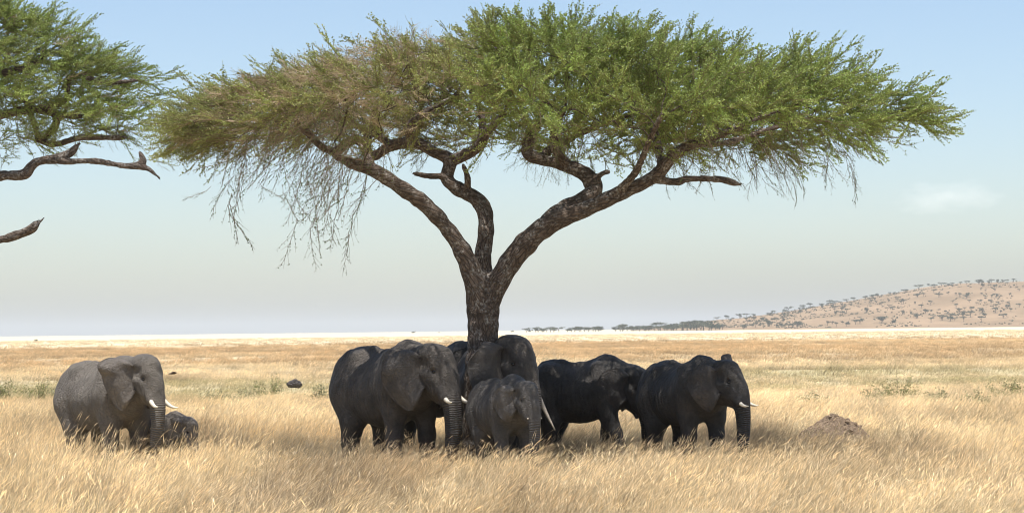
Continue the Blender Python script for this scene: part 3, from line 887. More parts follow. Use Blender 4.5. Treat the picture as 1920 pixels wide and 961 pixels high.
if True:
    grow_tree('umbrella_thorn_tree', 'large umbrella thorn acacia with forked trunk shading the elephant herd', tuple(P(900, 888, 50)[:2]) + (0,),
              limbs, .07, OUT_A, 50.0, 5.0, 6400, dry_main,
              [(P(470, 300, 50).x, P(730, 300, 50).x, 90, 1.25), (P(880, 300, 50).x, P(1120, 300, 50).x, 60, .7), (P(1250, 300, 50).x, P(1580, 300, 50).x, 95, .95), (P(360, 300, 50).x, P(500, 300, 50).x, 25, .5), (P(740, 300, 50).x, P(880, 300, 50).x, 30, .6)], seed=3, broken=(1, 5))
    YL = 62.0
    limbs_l = [
        PL([(-420, 860, 42, 0), (-410, 760, 34, 0), (-400, 680, 31, 0), (-395, 620, 31, 0), (-390, 580, 30, 0)], YL),
        PL([(-395, 600, 24, 0), (-340, 520, 20, -.2), (-260, 455, 17, -.5), (-160, 400, 15, -.8), (-80, 350, 13, -1.0), (0, 330, 10, -1.2), (45, 327, 9, -1.3), (66, 305, 8, -1.3), (105, 296, 7, -1.4), (130, 288, 6, -1.4), (144, 273, 4, -1.4)], YL),
        PL([(90, 300, 5, -1.35), (130, 303, 5, -1.5), (180, 302, 5, -1.6), (235, 311, 5, -1.7), (268, 305, 5, -1.7), (262, 285, 3, -1.7)], YL),
        PL([(240, 310, 4, -1.7), (275, 315, 3.5, -1.8), (292, 328, 2, -1.8)], YL),
        PL([(-395, 590, 22, .1), (-380, 500, 18, .4), (-330, 420, 15, .8), (-250, 340, 13, 1.0), (-150, 270, 11, 1.0), (-60, 235, 10, .9), (0, 217, 9, .8), (60, 205, 8, .7), (110, 215, 7, .6), (150, 218, 5, .4)], YL),
        PL([(110, 215, 6, .6), (100, 240, 6, .6), (75, 262, 5, .6), (62, 225, 5, .6), (50, 195, 4, .5), (42, 172, 3, .4)], YL),
        PL([(70, 262, 5, .6), (105, 270, 6, .3), (150, 258, 6, 0), (200, 258, 5, -.3), (238, 258, 4, -.5)], YL),
        PL([(-260, 345, 11, 1.0), (-180, 220, 9, .6), (-90, 165, 8, .3), (0, 140, 8, 0), (35, 130, 7, -.2), (70, 118, 6, -.4), (85, 95, 4, -.5)], YL),
        PL([(60, 205, 5, .7), (120, 190, 5, .3), (128, 150, 5, 0), (150, 142, 5, -.3), (200, 155, 4, -.6), (260, 150, 3, -.9)], YL),
        PL([(-390, 560, 16, -.2), (-300, 520, 13, -.8), (-180, 480, 10, -1.5), (-80, 460, 8, -2.0), (0, 449, 7.5, -2.3), (35, 439, 7.5, -2.4), (58, 430, 7, -2.5), (70, 418, 5, -2.5)], YL),
        PL([(-395, 590, 20, 0), (-470, 480, 17, .3), (-560, 400, 13, .5), (-680, 330, 10, .6), (-800, 280, 7, .6)], YL),
    ]
    OUT_L = outline_from([(-1120, 200, 240), (-1000, 120, 260), (-800, 30, 250), (-600, -40, 240), (-400, -60, 240), (-200, -40, 240), (-60, -15, 250), (0, 5, 285), (60, 22, 285), (100, 48, 290), (150, 80, 265), (200, 105, 270), (260, 128, 290), (300, 145, 300), (340, 160, 300), (372, 178, 292)], YL)
    OUT_L['xc'] = P(-420, 200, YL).x
    def w_left(x, v):
        px = 960 + x * FPX / YL
        # two plates of foliage with an open gap between them
        gap = np.exp(-((v - (.50 - .0006 * np.clip(px, 0, 400))) / .15) ** 2) * .97
        open_ = np.where((px < 110) & (v < .30), .35, 0)
        return np.clip(1 - gap - open_, .04, 1)
    OUT_L['w'] = w_left
    OUT_L['thick'] = lambda x: .15
    grow_tree('umbrella_thorn_tree', 'flat crowned acacia at the left edge of the picture, its trunk out of view', tuple(P(-420, 848, YL)[:2]) + (0,),
              limbs_l, .10, OUT_L, YL, 3.6, 4000, lambda x, low: .06, [(P(200, 300, YL).x, P(345, 300, YL).x, 14, .4)], seed=5, broken=(1, 3, 9))

# ------------------------------------------------------------------ elephants
IVORY = plain_mat('ivory', (.74, .66, .52), rough=.4, spec=.4, noise=.15, nscale=12)
IVORY_D = plain_mat('stained_ivory', (.42, .35, .27), rough=.5, spec=.3, noise=.3, nscale=9)
EYE = plain_mat('eye', (.012, .009, .007), rough=.12, spec=.6)
HAIR = plain_mat('tail_hair', (.02, .018, .016), rough=.7)

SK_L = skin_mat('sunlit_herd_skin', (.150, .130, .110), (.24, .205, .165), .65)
SK_D = skin_mat('shade_toned_skin', (.066, .056, .049), (.19, .158, .126), .55)  # the tree's shade is put into this skin colour
SK_B = skin_mat('deep_shade_toned_skin', (.042, .038, .035), (.13, .11, .092), .45)  # darker still: deep shade under the crown painted into the skin
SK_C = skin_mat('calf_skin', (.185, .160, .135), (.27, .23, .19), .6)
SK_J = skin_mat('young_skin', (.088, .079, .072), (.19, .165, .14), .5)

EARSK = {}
for s_, b_, d_ in ((SK_L, (.16, .136, .115), (.25, .21, .17)), (SK_D, (.082, .070, .062), (.22, .185, .15)), (SK_B, (.050, .044, .040), (.15, .125, .105)), (SK_C, (.185, .160, .135), (.27, .23, .19)), (SK_J, (.12, .106, .095), (.22, .19, .16))):  # ears of the shaded elephants carry the same painted shade
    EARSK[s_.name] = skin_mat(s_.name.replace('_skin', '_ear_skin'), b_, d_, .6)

def rotz(a): c, s = math.cos(a), math.sin(a); return np.array([[c, -s, 0], [s, c, 0], [0, 0, 1.]])
def roty(a): c, s = math.cos(a), math.sin(a); return np.array([[c, 0, s], [0, 1, 0], [-s, 0, c]])
def rotx(a): c, s = math.cos(a), math.sin(a); return np.array([[1, 0, 0], [0, c, -s], [0, s, c]])

EAR_OUT = [(0, .11), (.05, .150), (.12, .165), (.20, .150), (.28, .105), (.335, .035), (.35, -.05), (.325, -.14), (.275, -.22), (.205, -.295), (.135, -.345), (.08, -.33), (.04, -.23), (0, -.13)]

EAR_SPREAD = [(0, .11), (.06, .155), (.15, .180), (.25, .175), (.345, .125), (.35, .07), (.31, .01), (.29, -.07), (.25, -.16), (.2, -.25), (.14, -.32), (.09, -.33), (.04, -.24), (0, -.13)]

def make_ear(side, flare, scale, H, skin, root, origin, R, wob, droop=0.0, bow=.06, out=None, sweep=0.0, lift=0.0):
    oc = catmull(np.array(out or EAR_OUT), 5); nt_ = len(oc); ns = 20
    b = np.array([-math.cos(flare), side * math.sin(flare), 0]); n_ = np.array([math.sin(flare), side * math.cos(flare), 0])
    T = np.linspace(0, 1, nt_)
    r0 = np.array([.050, side * .128, .11]); r1 = np.array([.095, side * .118, -.12])
    G = np.zeros((ns, nt_, 3)); TH = np.zeros((ns, nt_))
    for i in range(ns):
        s = i / (ns - 1)
        for j in range(nt_):
            t = T[j]; rp = r0 + (r1 - r0) * t; vr = .11 - .23 * t
            u = oc[j, 0] * s * scale; v = vr + (oc[j, 1] * (scale if oc[j, 1] < 0 else 1) - vr) * s
            off = bow * math.sin(math.pi * min(1, s * .95)) + .020 * s ** 3 * math.sin(t * 15 + wob) + .012 * s ** 2 * math.sin(t * 27 + 2 * wob) + .010 * math.sin(s * 9 + wob) * s
            off -= .05 * s ** 2 * max(0, .25 - t) * 4 * (.4 + .6 * math.sin(wob) ** 2)        # top edge folds over
            uu = u - droop * s * s * .1
            zz = v - vr + lift * s
            G[i, j] = rp + b * uu + n_ * off + np.array([0, 0, zz]) + np.array([sweep * s * max(0, -zz), 0, 0])
            TH[i, j] = (.016 * (1 - s) + .0045)
    Gw = (G @ R.T + origin) * H
    # two faces with thickness
    du = np.gradient(Gw, axis=0); dv = np.gradient(Gw, axis=1); nn = norm(np.cross(du, dv))
    A = (Gw + nn * TH[..., None] * H).reshape(-1, 3); B = (Gw - nn * TH[..., None] * H).reshape(-1, 3)
    ii = np.arange(ns - 1)[:, None] * nt_ + np.arange(nt_ - 1)[None, :]; ii = ii.ravel(); N0 = ns * nt_
    Q = np.stack([ii, ii + 1, ii + nt_ + 1, ii + nt_], 1); Q2 = Q[:, ::-1] + N0
    rim = [((ns - 1) * nt_ + j, (ns - 1) * nt_ + j + 1) for j in range(nt_ - 1)] + [(i * nt_, (i + 1) * nt_) for i in range(ns - 1)][::-1] + [((i + 1) * nt_ + nt_ - 1, i * nt_ + nt_ - 1) for i in range(ns - 1)]
    RQ = np.array([[a, a + N0, c + N0, c] for a, c in rim])
    me = mesh_np('ear', np.concatenate([A, B]), np.concatenate([Q, Q2, RQ]), True)
    obj('ear', me, skin, root)

def elephant(label, px, Y, yaw, H, skin, head_yaw=0, head_pitch=0, head_roll=0, neck_up=0.0, neck_fwd=0.0, legs=None, trunk=None, flare=(25, 25), ear=1.0, tusk=(.22, .22), tusk_dir=None, tail=True, calf=False, wob=1.0, name='elephant', group='elephants of the herd', tusk_mat=None, seed=1, belly=0.0, head=1.0, dx=0, lift=(0, 0), ear_out=None, lx=.9):
    rng = np.random.default_rng(seed)
    g = P(px, 700, Y); yaw = math.radians(yaw)
    root = empty(name, (g.x + dx, Y, 0), yaw); tag(root, label, 'elephant', group)
    legs = legs or [0, 0, 0, 0]; hs = head
    Rh = rotz(math.radians(head_yaw)) @ roty(math.radians(head_pitch)) @ rotx(math.radians(head_roll))
    Ho = np.array([.49 + neck_fwd, math.sin(math.radians(head_yaw)) * .06, .790 + neck_up])
    hd = lambda x, y, z: Rh @ (np.array([x, y, z]) * hs) + Ho
    # trunk path
    S0 = hd(.275, 0, -.13)
    tr = trunk or [(.028, 0, -.12), (.040, 0, -.24), (.038, 0, -.36), (.020, 0, -.48), (.012, 0, -.58), (.035, 0, -.65)]
    Rz_ = rotz(math.radians(head_yaw))
    tp = [hd(.20, 0, .02), hd(.25, 0, -.06), S0] + [S0 + Rz_ @ (np.array(q) * hs) for q in tr]
    tp = [np.array([q[0], q[1], max(q[2], .03)]) for q in tp]
    tr_r = np.concatenate([[.098, .088, .078], np.interp(np.linspace(0, 1, len(tr)), [0, .25, .6, 1], [.074, .064, .050, .034])]) * hs
    tc = catmull(np.column_stack([tp, tr_r]), 4)
    h = .0098 if not calf else .012
    lo = np.array([-.72, -.45, -.03]); hi = np.array([max(.95, tc[:, 0].max() + .12), .45, 1.18 + neck_up])
    allh = np.array([hd(.3, .0, .2), hd(.3, 0, -.3), hd(.0, .2, .0), hd(0, -.2, 0), hd(.1, 0, .3)])
    lo = np.minimum(lo, np.minimum(allh.min(0), tc[:, :3].min(0)) - .14); hi = np.maximum(hi, np.maximum(allh.max(0), tc[:, :3].max(0)) + .14); lo[2] = -.03
    F = Field(lo, hi, h)
    # torso as a lofted section
    kx = [-.60, -.56, -.50, -.40, -.30, -.15, .0, .15, .25, .35, .43, .50, .54]
    kt = [.74, .83, .895, .950, .965, .935, .915, .950, .985, .975, .93, .87, .80]
    kb = [.66, .53, .46, .415, .385, .352, .345, .365, .395, .43, .48, .56, .66]
    kw = [.03, .12, .185, .24, .265, .285, .290, .280, .255, .225, .18, .12, .03]
    sl, X, Yg, Z = F.sub((-.72, -.42, .2), (.66, .42, 1.15))
    xx = X.ravel()
    sm = lambda v: np.convolve(np.interp(np.pad(xx, 4, mode='edge') if False else xx, kx, v), np.ones(1), 'same')
    from_x = lambda v: catmull_interp(kx, v, xx)
    t_ = from_x(kt); b_ = from_x(kb) - belly * np.exp(-((xx + .02) / .22) ** 2); w_ = np.maximum(from_x(kw), .01)
    if calf: b_ += .03
    c_ = (t_ + b_) / 2; hh_ = (t_ - b_) / 2
    c_, hh_, w_ = [v.astype(np.float32)[:, None, None] for v in (c_, hh_, w_)]
    # narrower above (spine ridge), fuller below
    zz = (Z - c_) / hh_
    wv = w_ * (1 - .30 * np.clip(zz, 0, 1) ** 1.5 + .02 * np.clip(-zz, 0, 1))
    d = (np.sqrt((np.abs(Yg) / wv) ** 2 + np.abs(zz) ** 2) - 1) * np.minimum(wv, hh_) * .95
    d = np.maximum(d, np.maximum(-.60 - X, X - .54))
    F.smin(sl, d.astype(np.float32), .04)
    for sgn, a, bq in ((1, legs[0], 0), (-1, legs[1], 1)):   # fore legs
        y = sgn * .148
        F.ell((.285, sgn * .17, .66), (.12, .085, .20), rotz(0), k=.07)
        F.cone((.285, sgn * .165, .66), (.29 + a * .25, y, .44), .118, .093, .07)
        F.cone((.29 + a * .25, y, .44), (.295 + a * .6, y, .26), .093, .073, .04)
        F.cone((.295 + a * .6, y, .26), (.285 + a * .92, y, .10), .073, .068, .03)
        F.cone((.285 + a * .92, y, .10), (.295 + a, y, .0), .068, .086, .03)
    for sgn, a in ((1, legs[2]), (-1, legs[3])):             # hind legs
        y = sgn * .135
        F.ell((-.39, sgn * .14, .63), (.165, .125, .26), roty(-.12), k=.08)
        F.cone((-.37, sgn * .15, .58), (-.30 + a * .3, sgn * .15, .38), .150, .105, .07)
        F.cone((-.30 + a * .3, sgn * .15, .38), (-.355 + a * .75, y, .19), .105, .072, .05)
        F.cone((-.355 + a * .75, y, .19), (-.345 + a, y, .06), .070, .072, .03)
        F.cone((-.345 + a, y, .06), (-.335 + a, y, .0), .074, .082, .02)
    # hip bones, spine, shoulder blade
    for sgn in (1, -1):
        F.cone((-.27, sgn * .14, .86), (-.36, sgn * .11, .88), .055, .045, .07)
        F.cone((.22, sgn * .16, .88), (.30, sgn * .19, .62), .06, .05, .07)
    F.chain([(-.42, 0, .915), (-.2, 0, .925), (0, 0, .90), (.18, 0, .935)], [.03, .028, .026, .03], .05)
    # neck
    F.cone((.33, 0, .76), hd(.02, 0, -.02), .205, .150 * hs, .10)
    F.cone((.30, 0, .90), hd(.02, 0, .08), .09, .11 * hs, .08)
    F.cone((.40, 0, .62), hd(.08, 0, -.12), .12, .085 * hs, .09)
    # head
    F.ell(hd(.085, 0, .055), np.array([.165, .150, .150]) * hs, Rh, .06)
    for sgn in (1, -1):
        F.ell(hd(.11, sgn * .055, .13), np.array([.10, .065, .075]) * hs, Rh, .06)     # twin domes
        F.cone(hd(.10, sgn * .065, -.05), hd(.19, sgn * .062, -.15), .085 * hs, .060 * hs, .05)
        F.cone(hd(.205, sgn * .055, -.05), hd(.285, sgn * .080, -.205), .066 * hs, .043 * hs, .035)
        F.cone(hd(.175, sgn * .100, .052), hd(.230, sgn * .078, .040), .030 * hs, .028 * hs, .035)   # brow
        F.cone(hd(.12, sgn * .12, -.02), hd(.20, sgn * .09, -.075), .030 * hs, .026 * hs, .04)       # cheek bone
    F.ell(hd(.185, 0, .045), np.array([.105, .100, .135]) * hs, Rh, .06)
    F.cone(hd(.06, 0, -.13), hd(.16, 0, -.20), .078 * hs, .06 * hs, .05)
    F.cone(hd(.15, 0, -.19), hd(.235, 0, -.285), .055 * hs, .026 * hs, .03)   # lower jaw
    for sgn in (1, -1):
        F.ell(hd(.125, sgn * .158, .055), np.array([.055, .030, .045]) * hs, Rh, .05, cut=True)   # temple hollow
        F.ell(hd(.203, sgn * .122, -.004), np.array([.022, .020, .016]) * hs, Rh, .02, cut=True)  # eye socket
    F.chain(tc[:, :3], tc[:, 3], .022)
    # flat soles
    sl, X, Yg, Z = F.sub(lo, (hi[0], hi[1], .1))
    F.F[sl] = np.maximum(F.F[sl], (-.004 - Z) + 0 * X + 0 * Yg)
    V, Q = F.nets()
    V0 = V
    # slack-skin relief in the surface itself
    XS = .4 * (1 - lx); VW = V.copy(); VW[:, 0] = np.where(V[:, 0] < .4, V[:, 0] * lx, V[:, 0] - XS); OFF = np.array([-XS, 0, 0])
    me = mesh_np('body', VW * H, Q, True)
    no = np.empty(len(V) * 3, dtype=np.float32); me.vertices.foreach_get('normal', no); no = no.reshape(-1, 3)
    ds = (fbm(V[:, 0] * 9 + seed + V[:, 1] * 4, V[:, 2] * 4.5 + V[:, 1] * 3, 800 + seed) - .5) * .020
    ds += (fbm(V[:, 0] * 30 + V[:, 1] * 17 + seed, V[:, 2] * 16, 830 + seed) - .5) * .007
    # ribs and flank folds
    fl = np.exp(-((V[:, 2] - .62) / .16) ** 2) * np.exp(-((V[:, 0] - .02) / .25) ** 2)
    ds += fl * np.sin(V[:, 0] * 70 + V[:, 2] * 14) * .0032
    me.vertices.foreach_set('co', ((VW + no * ds[:, None]) * H).astype(np.float32).ravel())
    best = np.full(len(V), 9.0); ring = np.zeros(len(V)); rr = np.ones(len(V)); s0 = 0
    for a, b in zip(tc[:-1], tc[1:]):
        ba = b[:3] - a[:3]; L = np.linalg.norm(ba); t = np.clip((V - a[:3]) @ ba / max(L * L, 1e-9), 0, 1)
        dd = np.linalg.norm(V - (a[:3] + t[:, None] * ba), axis=1); m = dd < best
        best[m] = dd[m]; ring[m] = (s0 + t[m] * L); rr[m] = a[3] + (b[3] - a[3]) * t[m]; s0 += L
    rwt = sstep(1.5, 1.12, best / rr) * sstep(.20, .32, ring)
    a = me.attributes.new('ring', 'FLOAT', 'POINT'); a.data.foreach_set('value', (ring * H).astype(np.float32))
    a = me.attributes.new('ringw', 'FLOAT', 'POINT'); a.data.foreach_set('value', rwt.astype(np.float32))
    me.update()
    body = obj('body', me, skin, root)
    # eyes
    for sgn in (1, -1):
        p = hd(.204, sgn * .19, -.004); dr = Rh @ np.array([0, -sgn * 1.0, 0])
        for _ in range(90):
            if F.at(p) < .002: break
            p = p + dr * .0022
        es = MB(); th = np.linspace(0, np.pi, 9); ph = np.arange(12) / 12 * 2 * np.pi
        r_ = .0125 * (1.5 if calf else 1)
        vs = np.stack([np.outer(np.sin(th), np.cos(ph)) * r_ * 1.25, np.outer(np.sin(th), np.sin(ph)) * r_, np.outer(np.cos(th), np.ones(12)) * r_], -1).reshape(-1, 3)
        k = np.arange(8)[:, None] * 12; j = np.arange(12)[None, :]; j2 = (j + 1) % 12
        es.add((vs @ Rh.T + p + OFF) * H, np.stack([(k + j).ravel(), (k + j2).ravel(), (k + 12 + j2).ravel(), (k + 12 + j).ravel()], 1))
        obj('eye', es.mesh('eye', True), EYE, root)
    for q, sgn in ((0, 1), (1, -1)):
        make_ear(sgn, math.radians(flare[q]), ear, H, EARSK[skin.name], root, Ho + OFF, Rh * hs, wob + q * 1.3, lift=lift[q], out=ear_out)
        if tusk[q]:
            Lk = tusk[q]; tt = np.linspace(0, 1, 9)
            fw, sd, dn, up = tusk_dir or (.62, .16, -.80, .42)
            pp = np.array([hd(.262, sgn * .078, -.165) + Rh @ (np.array([fw * t, sgn * sd * t, dn * t + up * t * t]) * Lk * 1.0) for t in np.linspace(0, 1.15, 9)]) + OFF
            mb = MB(); tube(mb, pp * H, .0225 * H * (1 - tt ** 1.6 * .8) * min(1, (.55 + Lk * 2)), 10)
            obj('tusk', mb.mesh('tusk', True), tusk_mat or IVORY, root)
    if tail:
        tz = np.array([(-.575, 0, .84), (-.625, 0, .78), (-.645, .01, .66), (-.640, .02, .52), (-.630, .02, .40), (-.632, .025, .33)])
        tcv = catmull(tz * np.array([lx, 1, 1]), 4); mb = MB(); tube(mb, tcv * H, np.linspace(.030, .011, len(tcv)) * H, 8)
        tl = obj('tail', mb.mesh('tail', True), skin, root)
        mb = MB()
        for i in range(46):
            a = rng.random() * 6.28; s = tcv[-1] + np.array([0, 0, rng.uniform(0, .05)])
            e1 = s + np.array([math.cos(a) * .02, math.sin(a) * .02, -.05]); e2 = s + np.array([math.cos(a) * rng.uniform(.0, .03), math.sin(a) * .02, -rng.uniform(.10, .16)])
            tube(mb, np.array([s, e1, e2]) * H, np.array([.003, .0028, .0015]) * H, 3, cap=False)
        obj('tail_tuft', mb.mesh('tail_tuft'), HAIR, tl)
    return root

def catmull_interp(kx, kv, x):
    kx = np.array(kx); kv = np.array(kv, float)
    m = np.gradient(kv, kx); i = np.clip(np.searchsorted(kx, x) - 1, 0, len(kx) - 2)
    h = kx[i + 1] - kx[i]; t = np.clip((x - kx[i]) / h, 0, 1)
    return (2 * t ** 3 - 3 * t ** 2 + 1) * kv[i] + (t ** 3 - 2 * t ** 2 + t) * h * m[i] + (-2 * t ** 3 + 3 * t ** 2) * kv[i + 1] + (t ** 3 - t ** 2) * h * m[i + 1]

if True:
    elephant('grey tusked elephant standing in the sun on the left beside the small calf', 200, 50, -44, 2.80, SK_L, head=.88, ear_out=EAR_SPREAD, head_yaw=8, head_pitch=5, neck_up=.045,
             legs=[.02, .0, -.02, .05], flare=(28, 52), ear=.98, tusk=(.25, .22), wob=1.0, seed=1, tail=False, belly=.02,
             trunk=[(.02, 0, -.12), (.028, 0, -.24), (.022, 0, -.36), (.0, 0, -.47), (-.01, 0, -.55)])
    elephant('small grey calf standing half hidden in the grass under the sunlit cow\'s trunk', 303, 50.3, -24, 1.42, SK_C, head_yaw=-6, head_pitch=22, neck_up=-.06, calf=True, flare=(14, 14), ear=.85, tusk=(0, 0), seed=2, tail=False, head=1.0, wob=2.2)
    elephant('big shade-darkened elephant with tusks and ringed trunk, leftmost of those under the tree', 728, 50, -47, 3.10, SK_D, head_yaw=6, head_pitch=2, neck_up=-.01, head_roll=0,
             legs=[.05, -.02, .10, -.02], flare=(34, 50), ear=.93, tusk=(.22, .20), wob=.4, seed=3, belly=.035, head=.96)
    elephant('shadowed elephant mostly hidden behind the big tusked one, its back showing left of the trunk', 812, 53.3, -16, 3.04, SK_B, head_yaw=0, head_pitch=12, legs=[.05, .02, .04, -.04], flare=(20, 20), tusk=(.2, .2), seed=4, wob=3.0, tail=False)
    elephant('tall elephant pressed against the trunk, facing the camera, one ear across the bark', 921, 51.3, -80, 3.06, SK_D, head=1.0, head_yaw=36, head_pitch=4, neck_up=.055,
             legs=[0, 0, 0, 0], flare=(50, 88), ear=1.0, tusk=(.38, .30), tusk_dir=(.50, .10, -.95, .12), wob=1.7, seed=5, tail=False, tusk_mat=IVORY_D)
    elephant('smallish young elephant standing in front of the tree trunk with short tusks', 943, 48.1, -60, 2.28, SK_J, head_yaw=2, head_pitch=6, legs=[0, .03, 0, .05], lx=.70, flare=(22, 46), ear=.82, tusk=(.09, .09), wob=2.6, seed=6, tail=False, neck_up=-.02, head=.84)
    elephant('shade-darkened elephant seen side on, its head tucked behind the rump of its right neighbour', 1088, 52.4, -15, 2.66, SK_B, head_yaw=-10, head_pitch=18, neck_up=-.06,
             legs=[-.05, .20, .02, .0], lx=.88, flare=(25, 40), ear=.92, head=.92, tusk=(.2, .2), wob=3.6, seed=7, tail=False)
    elephant('rightmost shade-darkened elephant with its far ear tip raised above its forehead', 1284, 50, -59, 2.64, SK_B, head=.90, head_yaw=27, head_pitch=0, neck_up=-.01,
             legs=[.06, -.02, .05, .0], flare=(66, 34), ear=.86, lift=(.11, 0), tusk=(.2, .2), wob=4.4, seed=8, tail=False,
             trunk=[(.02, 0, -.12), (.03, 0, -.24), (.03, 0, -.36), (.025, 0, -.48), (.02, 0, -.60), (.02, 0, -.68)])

# ------------------------------------------------------------------ mound, rock
def mound():
    g = P(1562, 845, 57.0); g.z = 0
    n = 96; th = np.arange(n) / n * 2 * np.pi; R = np.linspace(0, 1, 44)
    V = []
    for r in R:
        x = r * np.cos(th) * (1.14 + .10 * np.sin(2 * th + 1)); y = r * np.sin(th) * .85
        prof = (1 - r ** 2.2)
        z = .66 * prof + .07 * np.exp(-((x - .02) / .22) ** 2 - (y / .3) ** 2) * prof - .12 * np.clip(-x, 0, 1) * prof
        z += (fbm(x * 5 + 9, y * 5 + z * 3, 900) - .5) * .20 * (1 - r ** 3) + (fbm(x * 16, y * 16 + z * 9, 910) - .5) * .09 * (1 - r ** 6)
        V.append(np.stack([x * 1.04, y, z * 1.22 - .04], 1))
    V = np.concatenate(V); k = np.arange(len(R) - 1)[:, None] * n; j = np.arange(n)[None, :]; j2 = (j + 1) % n
    me = mesh_np('termite_mound', V, np.stack([(k + j).ravel(), (k + n + j).ravel(), (k + n + j2).ravel(), (k + j2).ravel()], 1), False)
    m = plain_mat('mound_earth', (.205, .150, .105), rough=.95, spec=.05, noise=.35, nscale=14, bump=.03)
    o = obj('termite_mound', me, m, loc=g); tag(o, 'low brown earth mound rising from the grass at right', 'termite mound')
    # clods lying on it
    for i in range(46):
        a = RNG.random() * 6.28; r = math.sqrt(RNG.random()) * .92; x = r * math.cos(a); y = r * math.sin(a) * .85
        d = np.linalg.norm(V[:, :2] - [x, y], axis=1).argmin(); s = RNG.uniform(.03, .085)
        mb = MB(); vv = norm(RNG.normal(0, 1, (12, 3)))
        t = np.linspace(0, np.pi, 5); p = np.arange(6) / 6 * 2 * np.pi
        vs = np.stack([np.outer(np.sin(t), np.cos(p)), np.outer(np.sin(t), np.sin(p)), np.outer(np.cos(t), np.ones(6)) * .7], -1).reshape(-1, 3) * s * RNG.uniform(.7, 1.25, (30, 1))
        k = np.arange(4)[:, None] * 6; j = np.arange(6)[None, :]; j2 = (j + 1) % 6
        mb.add(vs, np.stack([(k + j).ravel(), (k + 6 + j).ravel(), (k + 6 + j2).ravel(), (k + j2).ravel()], 1))
        obj('clod', mb.mesh('clod'), m, o, loc=V[d] + np.array([0, 0, s * .3]))
    CLEAR.append((g.x, g.y, 1.0, .8)); TRODDEN.append((g.x, g.y - 2.0, 1.7, 3.2, .42))

def rock():
    g = P(552, 742, 116)
    F = Field((-.7, -.6, -.3), (.7, .6, .8), .035)
    F.ell((-.16, 0, .12), (.26, .25, .20), rotz(.3), .04); F.ell((.18, .05, .10), (.24, .25, .20), roty(.5), .04); F.ell((.02, -.02, .26), (.20, .18, .13), roty(-.7), .06)
    V, Q = F.nets(); V = V + norm(V) * ((fbm(V[:, 0] * 7, V[:, 2] * 7 + V[:, 1] * 5, 930) - .5) * .26)[:, None]
    o = obj('rock', mesh_np('rock', V, Q, False), plain_mat('dark_rock', (.075, .065, .06), rough=.9, noise=.4, nscale=10), loc=(g.x, 116, float(ground_z(np.array([g.x]), np.array([116.]))[0]) + .34))
    tag(o, 'small dark rock lying in the grass left of the herd', 'rock')
    CLEAR.append((g.x, 116, .6, .6)); TRODDEN.append((g.x, 112, .9, 5, .5))

CLEAR = [(-.8, 50, .42, .42)]
TRODDEN = [(P(1060, 850, 50).x, 48.5, 6.6, 5.5, .80), (P(315, 850, 50).x, 47.6, 1.0, 2.6, .62)]
mound(); rock()

# ------------------------------------------------------------------ shrubs in the green belt
SHRUB_LEAF = leafy_shader('shrub_leaf', transl=.35, base=(.22, .225, .085), tinted=False, var=.45)
SHRUB_LEAF2 = leafy_shader('shrub_leaf_pale', transl=.35, base=(.30, .29, .15), tinted=False, var=.45)
STEM = plain_mat('shrub_stem', (.22, .17, .11), rough=.9)
def shrub(px, py, w, h, label, leaf, seed):
    r = np.random.default_rng(seed)
    hz = P(px, 0, 10); a = 3.07 * 10
    Yd = CAM_H * FPX / (py - (619.5 - (px - 960) * math.tan(ROLL)))
    g = P(px, py, Yd); z0 = float(ground_z(np.array([g.x]), np.array([g.y]))[0])
    w *= 1.15; h *= 1.5
    root = empty('shrub', (g.x, g.y, z0)); tag(root, label, 'shrub', 'green shrubs in the dry grass')
    st, lf, sh = MB(), MB(), []
    for i in range(26):
        a = r.random() * 6.28; rr = w / 2 * math.sqrt(r.random()); e = np.array([rr * math.cos(a), rr * math.sin(a), h * r.uniform(.5, 1.0) * (1 - .5 * (2 * rr / w) ** 2)])
        m = e * .5 + r.normal(0, .04, 3); tube(st, np.array([[e[0] * .2, e[1] * .2, -.03], m, e]), [.012, .009, .005], 3, cap=False)
        for k in range(34):
            t = r.uniform(.35, 1.05); p = e * t * t + m * 2 * t * (1 - t) + r.normal(0, .07, 3); s = r.uniform(.025, .055)
            u = norm(r.normal(0, 1, 3)); v = norm(np.cross(u, r.normal(0, 1, 3))); lf.add([p, p + (u + v) * s * .6, p + u * s * 1.8, p + (u - v) * s * .6], [[0, 1, 2, 3]]); sh += [r.random()] * 4
    obj('stems', st.mesh('stems'), STEM, root)
    me = lf.mesh('leaves'); at = me.attributes.new('shade', 'FLOAT', 'POINT'); at.data.foreach_set('value', np.array(sh, dtype=np.float32))
    o = obj('leaves', me, leaf, root); o['kind'] = 'stuff'
    TRODDEN.append((g.x, g.y - 1, w * .6, 3.0, .65))
